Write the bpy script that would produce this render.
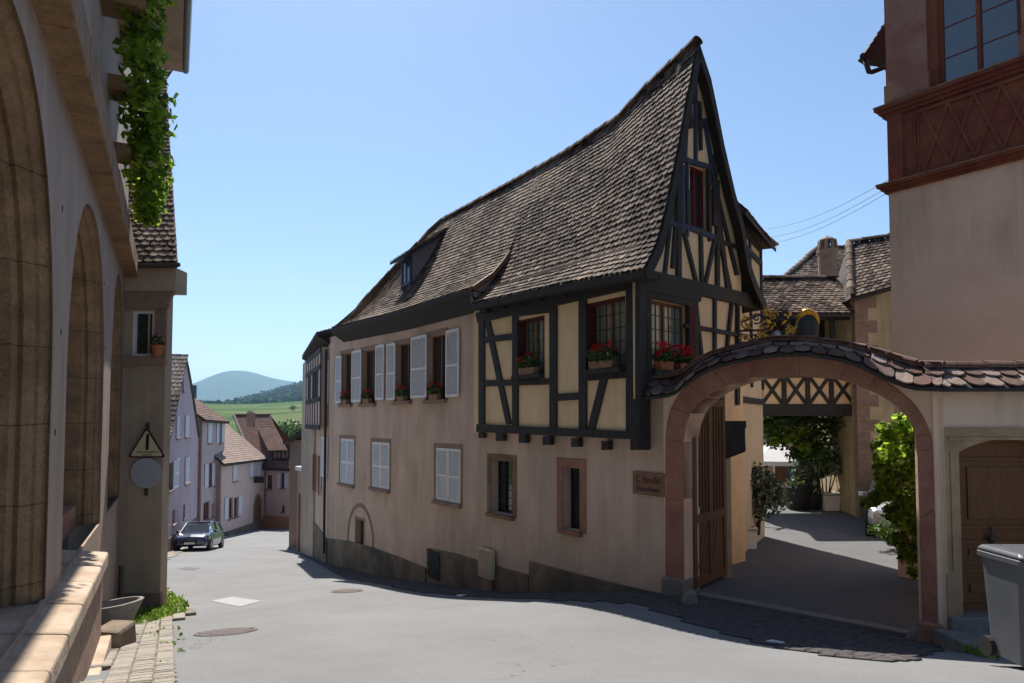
import bpy, bmesh, math, random
import numpy as np
from mathutils import Vector, noise
from mathutils.geometry import tessellate_polygon
random.seed(7); RN = random.Random(11)
for o in list(bpy.data.objects): bpy.data.objects.remove(o)
SC = bpy.context.scene; COL = SC.collection
# ---------------------------------------------------------------- camera
FP = 700.0; PIT = math.atan(.045); PCY = 390.5
cd = bpy.data.cameras.new('camera'); cam = bpy.data.objects.new('camera', cd); COL.objects.link(cam)
cam.location = (0, 0, 0); cam.rotation_euler = (math.pi/2+PIT, 0, 0)
cd.sensor_width = 36; cd.lens = 36*FP/1024; cd.shift_y = (PCY-341.5)/1024
cd.clip_end = 30000; cd.clip_start = .05
SC.camera = cam
# ---------------------------------------------------------------- light
SUN_AZ = math.atan2(-.28, 1.0)      # angle from +Y, negative = to the left
SUN_EL = math.radians(56)
sv = Vector((math.sin(SUN_AZ)*math.cos(SUN_EL), math.cos(SUN_AZ)*math.cos(SUN_EL), math.sin(SUN_EL)))
sd = bpy.data.lights.new('sun', 'SUN'); sun = bpy.data.objects.new('sun', sd); COL.objects.link(sun)
sd.energy = 5.0; sd.angle = math.radians(.5); sd.color = (1, .95, .87)
sun.rotation_euler = (-sv).to_track_quat('-Z', 'Y').to_euler(); sun.location = (0, 0, 60)
wd = bpy.data.worlds.new('World'); SC.world = wd; wd.use_nodes = True
nt = wd.node_tree; nt.nodes.clear()
sky = nt.nodes.new('ShaderNodeTexSky'); sky.sky_type = 'NISHITA'; sky.sun_disc = False
sky.sun_elevation = SUN_EL; sky.sun_rotation = SUN_AZ; sky.altitude = 200; sky.air_density = 1.0; sky.dust_density = .6; sky.ozone_density = 1.6
bg = nt.nodes.new('ShaderNodeBackground'); bg.inputs[1].default_value = .078
wo = nt.nodes.new('ShaderNodeOutputWorld')
# thin streaks of cloud low on the left
tc = nt.nodes.new('ShaderNodeTexCoord'); mpn = nt.nodes.new('ShaderNodeMapping'); mpn.inputs['Scale'].default_value = (2.2, 2.2, 16)
szz = nt.nodes.new('ShaderNodeSeparateXYZ'); czr = nt.nodes.new('ShaderNodeMapRange'); czr.inputs[1].default_value = .05; czr.inputs[2].default_value = .30; czr.inputs[3].default_value = 1; czr.inputs[4].default_value = 0; nt.links.new(tc.outputs['Generated'], szz.inputs[0]); nt.links.new(szz.outputs[2], czr.inputs[0]); cmu = nt.nodes.new('ShaderNodeMath'); cmu.operation = 'MULTIPLY'
cn = nt.nodes.new('ShaderNodeTexNoise'); cn.inputs['Scale'].default_value = 2.6; cn.inputs['Detail'].default_value = 7; cn.inputs['Roughness'].default_value = .55
cr = nt.nodes.new('ShaderNodeValToRGB'); cr.color_ramp.elements[0].position = .50; cr.color_ramp.elements[1].position = .86
cr.color_ramp.elements[1].color = (.55, .55, .55, 1)
cm = nt.nodes.new('ShaderNodeMixRGB'); cm.inputs[2].default_value = (6.4, 6.5, 6.7, 1)
nt.links.new(tc.outputs['Generated'], mpn.inputs[0]); nt.links.new(mpn.outputs[0], cn.inputs[0]); nt.links.new(cn.outputs[0], cr.inputs[0])
nt.links.new(cr.outputs[0], cmu.inputs[0]); nt.links.new(czr.outputs[0], cmu.inputs[1]); nt.links.new(cmu.outputs[0], cm.inputs[0]); stn = nt.nodes.new('ShaderNodeMixRGB'); stn.blend_type = 'MULTIPLY'; stn.inputs[0].default_value = 1; stn.inputs[2].default_value = (.90, .985, 1.05, 1); nt.links.new(sky.outputs[0], stn.inputs[1]); nt.links.new(stn.outputs[0], cm.inputs[1]); nt.links.new(cm.outputs[0], bg.inputs[0]); nt.links.new(bg.outputs[0], wo.inputs[0])
SC.view_settings.view_transform = 'Standard'; SC.view_settings.look = 'None'; SC.view_settings.gamma = 1
SC.view_settings.exposure = 0.9
SC.render.engine = 'CYCLES'
SC.cycles.max_bounces = 6; SC.cycles.diffuse_bounces = 4; SC.cycles.volume_bounces = 0

# ---------------------------------------------------------------- geometry of the view
def ray(px, py):
    xc = (px-512)/FP; yc = -(py-PCY)/FP; c, s = math.cos(PIT), math.sin(PIT)
    return Vector((xc, c-yc*s, s+yc*c))
def at(px, py, Y):
    r = ray(px, py); return r*(Y/r.y)
def hx(px, Y): return (px-512)/FP/math.cos(PIT)*Y      # x of a point at eye level
class Wall:
    def __init__(w, p0, d, nrm=None):
        w.p = Vector(p0[:2]); w.d = Vector(d[:2]).normalized()
        n = Vector((w.d.y, -w.d.x))
        if n.dot(w.p) > 0: n = -n
        if nrm is not None and n.dot(Vector(nrm[:2])) < 0: n = -n
        w.n = n
    def uv(w, px, py, n=0.0):
        r = ray(px, py); o = w.p+w.n*n
        k = o.dot(w.n)/Vector((r.x, r.y)).dot(w.n)
        q = r*k
        return ((Vector((q.x, q.y))-o).dot(w.d), q.z)
    def pt(w, s, z, n=0.0):
        q = w.p+w.d*s+w.n*n; return Vector((q.x, q.y, z))
    def q(w, pts, n=0.0): return [w.uv(a, b, n) for a, b in pts]
def through(pa, Ya, pb, Yb):
    a = (hx(pa, Ya), Ya); b = (hx(pb, Yb), Yb)
    return Wall(a, (b[0]-a[0], b[1]-a[1]))

# ---------------------------------------------------------------- materials
def nn(nt, t, **k):
    n = nt.nodes.new(t)
    for a, b in k.items(): setattr(n, a, b)
    return n
def rgb(c): return (c[0], c[1], c[2], 1)
def mat(name, c1, c2=None, scale=6., big=None, bigs=.5, rough=.85, bump=.15, bscale=30., tint=None, spec=.3, metal=0, stretch=None, coat=0, trans=0, fine=None, streak=None, joint=None, crack=False):
    """two-tone noise material; tint = list of colours picked by the per-tile attribute"""
    m = bpy.data.materials.new(name); m.use_nodes = True; t = m.node_tree; L = t.links
    b = t.nodes['Principled BSDF']
    g = nn(t, 'ShaderNodeNewGeometry'); mp = nn(t, 'ShaderNodeMapping'); L.new(g.outputs['Position'], mp.inputs[0])
    if stretch: mp.inputs['Scale'].default_value = stretch
    n1 = nn(t, 'ShaderNodeTexNoise'); n1.inputs['Scale'].default_value = scale; n1.inputs['Detail'].default_value = 6; n1.inputs['Roughness'].default_value = .65
    L.new(mp.outputs[0], n1.inputs[0])
    r1 = nn(t, 'ShaderNodeValToRGB'); r1.color_ramp.elements[0].position = .35; r1.color_ramp.elements[1].position = .68
    L.new(n1.outputs[0], r1.inputs[0])
    mx = nn(t, 'ShaderNodeMixRGB'); L.new(r1.outputs[0], mx.inputs[0])
    if tint:
        at_ = nn(t, 'ShaderNodeAttribute'); at_.attribute_name = 'tint'
        cr = nn(t, 'ShaderNodeValToRGB'); e = cr.color_ramp.elements
        cr.color_ramp.interpolation = 'LINEAR'
        for i, c in enumerate(tint):
            x = i/(len(tint)-1)
            el = e[0] if i == 0 else (e[1] if i == len(tint)-1 else e.new(x))
            el.position = x; el.color = rgb(c)
        L.new(at_.outputs['Fac'], cr.inputs[0]); L.new(cr.outputs[0], mx.inputs[1])
        mm = nn(t, 'ShaderNodeMixRGB', blend_type='MULTIPLY'); mm.inputs[0].default_value = 1
        L.new(cr.outputs[0], mm.inputs[1]); mm.inputs[2].default_value = rgb(c2 or (.6, .6, .6)); L.new(mm.outputs[0], mx.inputs[2])
    else:
        mx.inputs[1].default_value = rgb(c1); mx.inputs[2].default_value = rgb(c2 or [x*.75 for x in c1])
    out = mx.outputs[0]
    if big:
        n2 = nn(t, 'ShaderNodeTexNoise'); n2.inputs['Scale'].default_value = bigs; n2.inputs['Detail'].default_value = 5; n2.inputs['Roughness'].default_value = .6
        L.new(mp.outputs[0], n2.inputs[0])
        r2 = nn(t, 'ShaderNodeValToRGB'); r2.color_ramp.elements[0].position = .45; r2.color_ramp.elements[1].position = .7
        L.new(n2.outputs[0], r2.inputs[0])
        m2 = nn(t, 'ShaderNodeMixRGB'); L.new(r2.outputs[0], m2.inputs[0]); L.new(out, m2.inputs[1]); m2.inputs[2].default_value = rgb(big); out = m2.outputs[0]
    if streak:
        m5 = nn(t, 'ShaderNodeMapping'); m5.inputs['Scale'].default_value = (1, 1, .07); L.new(g.outputs['Position'], m5.inputs[0])
        n5 = nn(t, 'ShaderNodeTexNoise'); n5.inputs['Scale'].default_value = 3.2; n5.inputs['Detail'].default_value = 8; n5.inputs['Roughness'].default_value = .7; L.new(m5.outputs[0], n5.inputs[0])
        n6 = nn(t, 'ShaderNodeTexNoise'); n6.inputs['Scale'].default_value = .55; n6.inputs['Detail'].default_value = 3; L.new(g.outputs['Position'], n6.inputs[0])
        mu = nn(t, 'ShaderNodeMath', operation='MULTIPLY'); L.new(n5.outputs[0], mu.inputs[0]); L.new(n6.outputs[0], mu.inputs[1])
        r5 = nn(t, 'ShaderNodeValToRGB'); r5.color_ramp.elements[0].position = .24; r5.color_ramp.elements[1].position = .42; r5.color_ramp.elements[1].color = (.75, .75, .75, 1); L.new(mu.outputs[0], r5.inputs[0])
        x5 = nn(t, 'ShaderNodeMixRGB'); L.new(r5.outputs[0], x5.inputs[0]); L.new(out, x5.inputs[1]); x5.inputs[2].default_value = rgb(streak); out = x5.outputs[0]
    if crack:
        nc_ = nn(t, 'ShaderNodeTexNoise'); nc_.inputs['Scale'].default_value = 1.3; nc_.inputs['Detail'].default_value = 5; L.new(g.outputs['Position'], nc_.inputs[0])
        vm = nn(t, 'ShaderNodeVectorMath', operation='MULTIPLY_ADD'); L.new(nc_.outputs['Color'], vm.inputs[0]); vm.inputs[1].default_value = (1.3, 1.3, 1.3); L.new(g.outputs['Position'], vm.inputs[2])
        for vs, th_, dk in ((.33, .004, .7), (.9, .005, .82)):
            vc = nn(t, 'ShaderNodeTexVoronoi', feature='DISTANCE_TO_EDGE'); vc.inputs['Scale'].default_value = vs; L.new(vm.outputs[0], vc.inputs['Vector'])
            lt = nn(t, 'ShaderNodeMath', operation='LESS_THAN'); L.new(vc.outputs['Distance'], lt.inputs[0]); lt.inputs[1].default_value = th_
            nm = nn(t, 'ShaderNodeTexNoise'); nm.inputs['Scale'].default_value = .4+vs*.2; L.new(g.outputs['Position'], nm.inputs[0])
            gt = nn(t, 'ShaderNodeMath', operation='GREATER_THAN'); L.new(nm.outputs[0], gt.inputs[0]); gt.inputs[1].default_value = .60
            ml = nn(t, 'ShaderNodeMath', operation='MULTIPLY'); L.new(lt.outputs[0], ml.inputs[0]); L.new(gt.outputs[0], ml.inputs[1])
            xc = nn(t, 'ShaderNodeMixRGB', blend_type='MULTIPLY'); L.new(ml.outputs[0], xc.inputs[0]); L.new(out, xc.inputs[1]); xc.inputs[2].default_value = (dk, dk, dk, 1); out = xc.outputs[0]
    if joint:
        s7 = nn(t, 'ShaderNodeSeparateXYZ'); L.new(g.outputs['Position'], s7.inputs[0])
        n7 = nn(t, 'ShaderNodeTexNoise'); n7.inputs['Scale'].default_value = 2.5; L.new(g.outputs['Position'], n7.inputs[0])
        a7 = nn(t, 'ShaderNodeMath', operation='MULTIPLY_ADD'); L.new(n7.outputs[0], a7.inputs[0]); a7.inputs[1].default_value = .06; L.new(s7.outputs[2], a7.inputs[2])
        d7 = nn(t, 'ShaderNodeMath', operation='DIVIDE'); L.new(a7.outputs[0], d7.inputs[0]); d7.inputs[1].default_value = joint
        f7 = nn(t, 'ShaderNodeMath', operation='FRACT'); L.new(d7.outputs[0], f7.inputs[0])
        l7 = nn(t, 'ShaderNodeMath', operation='LESS_THAN'); L.new(f7.outputs[0], l7.inputs[0]); l7.inputs[1].default_value = .012/joint
        x7 = nn(t, 'ShaderNodeMixRGB', blend_type='MULTIPLY'); L.new(l7.outputs[0], x7.inputs[0]); L.new(out, x7.inputs[1]); x7.inputs[2].default_value = (.45, .42, .4, 1); out = x7.outputs[0]
    if fine:
        n4 = nn(t, 'ShaderNodeTexNoise'); n4.inputs['Scale'].default_value = fine; n4.inputs['Detail'].default_value = 2
        L.new(g.outputs['Position'], n4.inputs[0])
        r4 = nn(t, 'ShaderNodeValToRGB'); r4.color_ramp.elements[0].position = .3; r4.color_ramp.elements[1].position = .7
        r4.color_ramp.elements[0].color = (.72, .72, .72, 1); r4.color_ramp.elements[1].color = (1.0, 1.0, 1.0, 1)
        L.new(n4.outputs[0], r4.inputs[0])
        m4 = nn(t, 'ShaderNodeMixRGB', blend_type='MULTIPLY'); m4.inputs[0].default_value = 1
        L.new(out, m4.inputs[1]); L.new(r4.outputs[0], m4.inputs[2]); out = m4.outputs[0]
    L.new(out, b.inputs['Base Color'])
    b.inputs['Roughness'].default_value = rough; b.inputs['Metallic'].default_value = metal
    b.inputs['Specular IOR Level'].default_value = spec
    if coat: b.inputs['Coat Weight'].default_value = coat
    if bump:
        n3 = nn(t, 'ShaderNodeTexNoise'); n3.inputs['Scale'].default_value = bscale; n3.inputs['Detail'].default_value = 5
        L.new(mp.outputs[0], n3.inputs[0])
        bp = nn(t, 'ShaderNodeBump'); bp.inputs['Strength'].default_value = bump; bp.inputs['Distance'].default_value = .02
        L.new(n3.outputs[0], bp.inputs['Height']); L.new(bp.outputs[0], b.inputs['Normal'])
    if trans:
        o = t.nodes['Material Output']; tr = nn(t, 'ShaderNodeBsdfTranslucent'); ms = nn(t, 'ShaderNodeMixShader'); ms.inputs[0].default_value = trans
        L.new(out, tr.inputs[0]); L.new(b.outputs[0], ms.inputs[1]); L.new(tr.outputs[0], ms.inputs[2]); L.new(ms.outputs[0], o.inputs[0])
    return m
M = {}
M['plaster'] = mat('pink lime plaster', (.60, .44, .345), (.50, .36, .275), scale=1.6, streak=(.34, .25, .185), big=(.42, .32, .24), bigs=.9, bump=.5, bscale=9, stretch=(1, 1, .45))
M['cream'] = mat('cream plaster', (.76, .56, .33), (.68, .49, .28), scale=3, streak=(.50, .37, .21), bump=.3, bscale=12)
M['ochre'] = mat('ochre plaster', (.50, .40, .24), (.40, .31, .18), scale=2, streak=(.25, .18, .10), bump=.3, bscale=12)
M['plinth'] = mat('damp stone plinth', (.22, .165, .115), (.12, .09, .06), scale=2.5, big=(.07, .06, .045), bigs=.8, bump=.8, bscale=8)
M['timber'] = mat('old dark timber', (.034, .031, .027), (.018, .016, .014), scale=9, bump=.5, bscale=30, rough=.7, stretch=(1, 1, .3))
M['timber_blue'] = mat('blue black painted timber', (.035, .045, .085), (.025, .03, .055), scale=9, bump=.3, bscale=30, rough=.6)
M['red_paint'] = mat('oxblood painted wood', (.10, .014, .012), (.07, .01, .01), scale=9, bump=.2)
M['brownwood'] = mat('varnished brown wood', (.19, .085, .035), (.11, .045, .02), scale=5, bump=.3, bscale=25, rough=.55, stretch=(6, 6, .6))
M['gatewood'] = mat('weathered gate wood', (.15, .075, .034), (.09, .044, .02), scale=5, bump=.4, bscale=25, rough=.7, stretch=(7, 7, .5))
M['white'] = mat('white painted wood', (.74, .73, .71), (.62, .61, .59), scale=6, bump=.1, rough=.6)
M['palewhite'] = mat('pale blue grey shutters', (.60, .62, .68), (.5, .52, .58), scale=6, bump=.1, rough=.6)
M['redstone'] = mat('red sandstone', (.36, .17, .115), (.27, .115, .08), scale=3, big=(.40, .22, .15), bigs=1.3, bump=.45, bscale=22, fine=40)
M['redwood'] = mat('red stained oriel wood', (.20, .055, .035), (.14, .035, .022), scale=4, bump=.25, bscale=25, big=(.24, .08, .03), bigs=1.5)
M['brownstone'] = mat('brown window stone', (.30, .20, .145), (.20, .13, .09), scale=5, bump=.4, bscale=22)
M['tanstone'] = mat('tan sandstone', (.34, .215, .115), (.22, .13, .07), scale=3.5, big=(.17, .10, .055), bigs=1.3, bump=.8, bscale=26, joint=.72, fine=30)
M['palestone'] = mat('pale worn sandstone', (.42, .32, .23), (.29, .205, .14), scale=4, big=(.47, .38, .29), bigs=1.6, bump=.5, bscale=20)
M['lilac'] = mat('lilac grey render', (.38, .29, .235), (.28, .205, .16), scale=2.2, streak=(.20, .14, .10), big=(.31, .225, .165), bigs=.7, bump=.4, bscale=10, stretch=(1, 1, .3))
M['beige'] = mat('beige render', (.44, .345, .25), (.37, .29, .205), scale=1.5, streak=(.26, .20, .14), big=(.33, .25, .18), bigs=.7, bump=.4, bscale=10)
M['salmon'] = mat('salmon render', (.74, .53, .39), (.66, .46, .33), scale=1.5, streak=(.42, .29, .20), bump=.3, bscale=14)
M['lavender'] = mat('lavender render', (.48, .39, .45), (.42, .34, .39), scale=1, streak=(.34, .27, .30), bump=.2, bscale=10)
M['mauve'] = mat('mauve render', (.46, .37, .38), (.40, .32, .33), scale=1, bump=.2)
M['rose'] = mat('rose render', (.60, .44, .40), (.54, .38, .34), scale=1, bump=.2)
M['orange'] = mat('orange render', (.50, .23, .11), (.42, .19, .09), scale=1, bump=.2)
TT = [(.032, .015, .011), (.085, .032, .021), (.20, .068, .040), (.25, .125, .08), (.11, .055, .038), (.38, .29, .22)]
M['tile'] = mat('old plain tiles', None, (.55, .52, .5), scale=14, tint=TT, rough=.85, spec=.15, bump=.5, bscale=60, big=None)
M['coptile'] = mat('big pinkish coping tiles', None, (.55, .5, .5), scale=18, tint=[(.12, .065, .05), (.24, .13, .10), (.33, .20, .155), (.22, .15, .125), (.42, .34, .29)], rough=.85, spec=.15, bump=.5, bscale=50)
M['tile_red'] = mat('reddish clay tiles', None, (.6, .6, .6), scale=10, tint=[(.13, .06, .045), (.24, .11, .075), (.30, .15, .10), (.20, .12, .09)], rough=.85, bump=.3, bscale=50)
M['tile_pale'] = mat('pale faded tiles', None, (.75, .72, .7), scale=10, tint=[(.25, .17, .14), (.36, .26, .21), (.42, .31, .26), (.32, .25, .21)], rough=.85, bump=.3, bscale=50)
M['tile_dark'] = mat('dark brown tiles', None, (.6, .6, .6), scale=10, tint=[(.045, .03, .026), (.09, .055, .045), (.13, .08, .065), (.17, .14, .12)], rough=.8, bump=.3, bscale=50)
M['roofunder'] = mat('dark roof boarding', (.05, .04, .034), (.035, .028, .024), scale=8, bump=.2)
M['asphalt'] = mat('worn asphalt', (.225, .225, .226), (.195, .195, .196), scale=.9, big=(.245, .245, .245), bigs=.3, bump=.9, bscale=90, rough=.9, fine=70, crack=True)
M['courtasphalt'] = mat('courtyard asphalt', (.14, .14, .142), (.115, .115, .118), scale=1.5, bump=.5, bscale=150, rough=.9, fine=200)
M['cobble'] = mat('granite setts', None, (.8, .78, .76), scale=12, tint=[(.26, .235, .20), (.34, .31, .265), (.42, .39, .34), (.30, .26, .22)], rough=.85, bump=.5, bscale=60)
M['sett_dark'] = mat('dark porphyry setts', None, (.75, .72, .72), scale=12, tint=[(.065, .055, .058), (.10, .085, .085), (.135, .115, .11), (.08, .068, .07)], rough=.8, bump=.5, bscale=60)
M['earth'] = mat('gritty joint earth', (.20, .17, .13), (.12, .10, .07), scale=18, bump=.5, bscale=60)
M['metal'] = mat('galvanised grey metal', (.33, .34, .36), (.27, .28, .30), scale=4, rough=.45, metal=.6, bump=.05)
M['iron'] = mat('cast iron', (.07, .06, .055), (.11, .09, .08), scale=20, rough=.6, metal=.5, bump=.5, bscale=80)
M['black'] = mat('black metal', (.015, .015, .017), (.02, .02, .02), rough=.5, bump=0)
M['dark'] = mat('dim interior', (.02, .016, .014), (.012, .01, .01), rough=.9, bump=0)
M['gold'] = mat('gilded iron', (.62, .36, .05), (.40, .22, .03), scale=15, rough=.4, metal=.6, bump=.2)
M['glass'] = mat('dark window glass', (.02, .022, .024), (.03, .03, .03), rough=.06, bump=.02, bscale=3, spec=.8)
M['glass_bright'] = mat('window glass facing sky', (.05, .05, .05), (.03, .03, .03), rough=.03, bump=0, spec=1.0, coat=1)
M['curtain'] = mat('glass over pale curtain', (.20, .22, .16), (.14, .16, .12), scale=5, rough=.15, bump=0, spec=.6, stretch=(8, 8, .6))
M['curtain_brown'] = mat('glass over ochre curtain', (.17, .11, .055), (.10, .065, .035), scale=5, rough=.2, bump=0, spec=.5, stretch=(9, 9, .5))
M['greenglass'] = mat('green bottle glass panes', (.05, .085, .06), (.03, .05, .04), scale=12, rough=.15, bump=.5, bscale=12)
M['terracotta'] = mat('terracotta', (.42, .14, .06), (.32, .11, .05), rough=.8, bump=.2)
M['basket'] = mat('clay planter', (.30, .17, .09), (.20, .11, .06), rough=.8, bump=.4)
M['leaf'] = mat('green leaves', None, (.8, .85, .6), scale=3, tint=[(.015, .035, .010), (.03, .07, .014), (.055, .12, .02), (.10, .19, .03)], rough=.5, bump=0, trans=.3)
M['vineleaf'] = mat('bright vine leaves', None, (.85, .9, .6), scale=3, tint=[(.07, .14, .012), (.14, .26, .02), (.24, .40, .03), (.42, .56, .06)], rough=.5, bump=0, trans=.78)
M['laurel'] = mat('variegated leaves', None, (.8, .9, .7), scale=3, tint=[(.018, .035, .014), (.03, .06, .022), (.06, .10, .045), (.16, .20, .12)], rough=.35, bump=0, trans=.15)
M['grass'] = mat('bright weeds', None, (.85, .9, .6), scale=3, tint=[(.08, .15, .02), (.14, .26, .025), (.22, .38, .04), (.32, .44, .08)], rough=.6, bump=0, trans=.4)
M['forestleaf'] = mat('far forest leaves', None, (.8, .85, .6), scale=.05, tint=[(.016, .04, .012), (.03, .07, .018), (.05, .11, .028)], rough=1, bump=0, spec=0)
M['doorstone'] = mat('weathered door stone', (.46, .33, .19), (.33, .225, .125), scale=3, big=(.25, .16, .09), bigs=1.2, bump=.5, bscale=20)
M['doorwood'] = mat('dark oak door', (.20, .078, .022), (.12, .045, .013), scale=4, bump=.3, bscale=25, rough=.5, stretch=(7, 7, .5))
M['palecream'] = mat('pale cream plaster', (.52, .43, .29), (.45, .37, .25), scale=2, streak=(.34, .27, .18), bump=.3, bscale=12)
M['bark'] = mat('bark', (.06, .045, .03), (.035, .028, .02), bump=.5)
M['red_bloom'] = mat('red geranium petals', (.70, .02, .02), (.55, .012, .015), rough=.6, bump=0, trans=.2)
M['pink_bloom'] = mat('pink petals', (.75, .12, .35), (.6, .1, .3), rough=.6, bump=0)
M['pale_bloom'] = mat('pale petals', (.75, .68, .55), (.7, .6, .5), rough=.6, bump=0)
M['planter'] = mat('white planter box', (.70, .70, .68), (.6, .6, .58), rough=.6, bump=.05)
M['bin'] = mat('grey bin plastic', (.10, .105, .12), (.085, .09, .10), scale=3, rough=.45, bump=.06, bscale=120, big=(.12, .123, .13), bigs=2)
M['binlid'] = mat('dark grey bin lid', (.07, .075, .085), (.09, .095, .105), rough=.4, bump=.05)
M['carpaint'] = mat('dark blue car paint', (.02, .035, .085), (.018, .03, .07), rough=.25, bump=0, spec=.6, coat=1)
M['silver'] = mat('silver car paint', (.42, .43, .45), (.38, .39, .41), rough=.3, metal=.5, bump=0, coat=1)
M['rubber'] = mat('tyre rubber', (.02, .02, .02), (.025, .025, .025), rough=.9, bump=0)
M['carglass'] = mat('car glass', (.03, .04, .05), (.03, .04, .05), rough=.03, bump=0, spec=1, coat=1)
M['lamp'] = mat('headlamp glass', (.5, .5, .52), (.4, .4, .42), rough=.1, bump=0, spec=1)
M['plate'] = mat('number plate', (.7, .7, .68), (.65, .65, .6), rough=.5, bump=0)
M['parasol'] = mat('white parasol cloth', (.80, .80, .82), (.76, .76, .78), rough=.9, bump=.05, trans=.3)
M['signcream'] = mat('cream sign enamel', (.60, .53, .33), (.55, .48, .30), rough=.5, bump=0)
M['signred'] = mat('dark red sign border', (.10, .018, .014), (.08, .015, .012), rough=.5, bump=0)
M['signgrey'] = mat('grey sign back', (.42, .41, .44), (.38, .37, .40), rough=.5, bump=.05)
M['ink'] = mat('dark lettering', (.018, .012, .01), (.02, .015, .012), rough=.7, bump=0)
M['plaque'] = mat('brown wooden plaque', (.22, .11, .065), (.17, .085, .05), rough=.6, bump=.2)
M['conc'] = mat('pale concrete patch', (.30, .30, .30), (.26, .26, .26), scale=6, bump=.3, bscale=60)
M['stone_grey'] = mat('grey boulder stone', (.22, .20, .18), (.15, .14, .12), scale=8, bump=.6, bscale=18)
M['blue'] = mat('blue grey door', (.06, .09, .16), (.05, .08, .14), rough=.7, bump=.1)

# ---------------------------------------------------------------- mesh builder
WL = {}
class MB:
    def __init__(s): s.v = []; s.f = []; s.t = []
    def poly(s, pts, tint=.5):
        i = len(s.v); s.v += [tuple(p) for p in pts]; s.t += [tint]*len(pts); s.f.append(tuple(range(i, i+len(pts))))
    def box8(s, c, tint=.5):      # 8 corners: bottom 4, top 4
        i = len(s.v); s.v += [tuple(p) for p in c]; s.t += [tint]*8
        for f in ((0, 3, 2, 1), (4, 5, 6, 7), (0, 1, 5, 4), (1, 2, 6, 5), (2, 3, 7, 6), (3, 0, 4, 7)): s.f.append(tuple(i+k for k in f))
    def prism(s, W, poly, n0, n1, tint=.5):
        if len(poly) == 4:
            return s.box8([W.pt(a, b, n0) for a, b in poly]+[W.pt(a, b, n1) for a, b in poly], tint)
        i = len(s.v); k = len(poly)
        s.v += [tuple(W.pt(a, b, n0)) for a, b in poly]+[tuple(W.pt(a, b, n1)) for a, b in poly]; s.t += [tint]*2*k
        s.f.append(tuple(range(i, i+k))); s.f.append(tuple(range(i+2*k-1, i+k-1, -1)))
        for j in range(k): s.f.append((i+j, i+(j+1) % k, i+k+(j+1) % k, i+k+j))
    def box(s, W, s0, s1, z0, z1, n0, n1, tint=.5): s.prism(W, [(s0, z0), (s1, z0), (s1, z1), (s0, z1)], n0, n1, tint)
    def bar(s, W, a, b, w, n0, n1, tint=.5):
        A = Vector(a); B = Vector(b); d = (B-A).normalized(); p = Vector((-d.y, d.x))*w/2
        s.prism(W, [tuple(A-p), tuple(B-p), tuple(B+p), tuple(A+p)], n0, n1, tint)
    def abox(s, x0, x1, y0, y1, z0, z1, tint=.5):
        s.box8([(x0, y0, z0), (x1, y0, z0), (x1, y1, z0), (x0, y1, z0), (x0, y0, z1), (x1, y0, z1), (x1, y1, z1), (x0, y1, z1)], tint)
    def rings(s, rs, cap=True, tint=.5, close=True):
        i = len(s.v); k = len(rs[0])
        for r in rs: s.v += [tuple(p) for p in r]; s.t += [tint]*k
        for a in range(len(rs)-1):
            for j in range(k if close else k-1):
                j2 = (j+1) % k; s.f.append((i+a*k+j, i+a*k+j2, i+(a+1)*k+j2, i+(a+1)*k+j))
        if cap: s.f.append(tuple(range(i+k-1, i-1, -1))); s.f.append(tuple(range(i+(len(rs)-1)*k, i+len(rs)*k)))
    def lathe(s, c, prof, seg=16, tint=.5):
        s.rings([[(c[0]+r*math.cos(2*math.pi*j/seg), c[1]+r*math.sin(2*math.pi*j/seg), c[2]+z) for j in range(seg)] for r, z in prof], True, tint)
    def tube(s, pts, r, seg=8, tint=.5):
        pts = [Vector(p) for p in pts]; rr = r if isinstance(r, (list, tuple)) else [r]*len(pts); rs = []
        for i, p in enumerate(pts):
            d = (pts[min(i+1, len(pts)-1)]-pts[max(i-1, 0)]).normalized()
            u = d.cross(Vector((0, 0, 1)));
            if u.length < .05: u = d.cross(Vector((1, 0, 0)))
            u.normalize(); w = d.cross(u)
            rs.append([p+u*math.cos(2*math.pi*j/seg)*rr[i]+w*math.sin(2*math.pi*j/seg)*rr[i] for j in range(seg)])
        s.rings(rs, True, tint)
    def build(s, name, m, parent=None, smooth=False, bevel=0, recalc=True, kind=None):
        off = WL.get(parent.name, Vector((0, 0, 0))) if parent else Vector((0, 0, 0))
        me = bpy.data.meshes.new(name)
        me.from_pydata([(a-off.x, b-off.y, c-off.z) for a, b, c in s.v], [], s.f)
        ca = me.attributes.new('tint', 'FLOAT', 'POINT'); ca.data.foreach_set('value', s.t)
        me.materials.append(M[m] if isinstance(m, str) else m)
        if recalc and len(s.f) < 60000:
            bm = bmesh.new(); bm.from_mesh(me); bmesh.ops.recalc_face_normals(bm, faces=bm.faces); bm.to_mesh(me); bm.free()
        if smooth: me.polygons.foreach_set('use_smooth', [True]*len(me.polygons))
        o = bpy.data.objects.new(name, me); COL.objects.link(o)
        if parent: o.parent = parent; WL[o.name] = off
        if kind: o['kind'] = kind
        if bevel:
            b = o.modifiers.new('bevel', 'BEVEL'); b.width = bevel; b.segments = 2; b.limit_method = 'ANGLE'
        return o
def thing(name, label, cat, loc, group=None):
    o = bpy.data.objects.new(name, None); COL.objects.link(o); o.location = loc; o.empty_display_size = .3
    o['label'] = label; o['category'] = cat
    if group: o['group'] = group
    WL[o.name] = Vector(loc); return o
def tag(o, label, cat, group=None):
    o['label'] = label; o['category'] = cat
    if group: o['group'] = group
    return o
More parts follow.
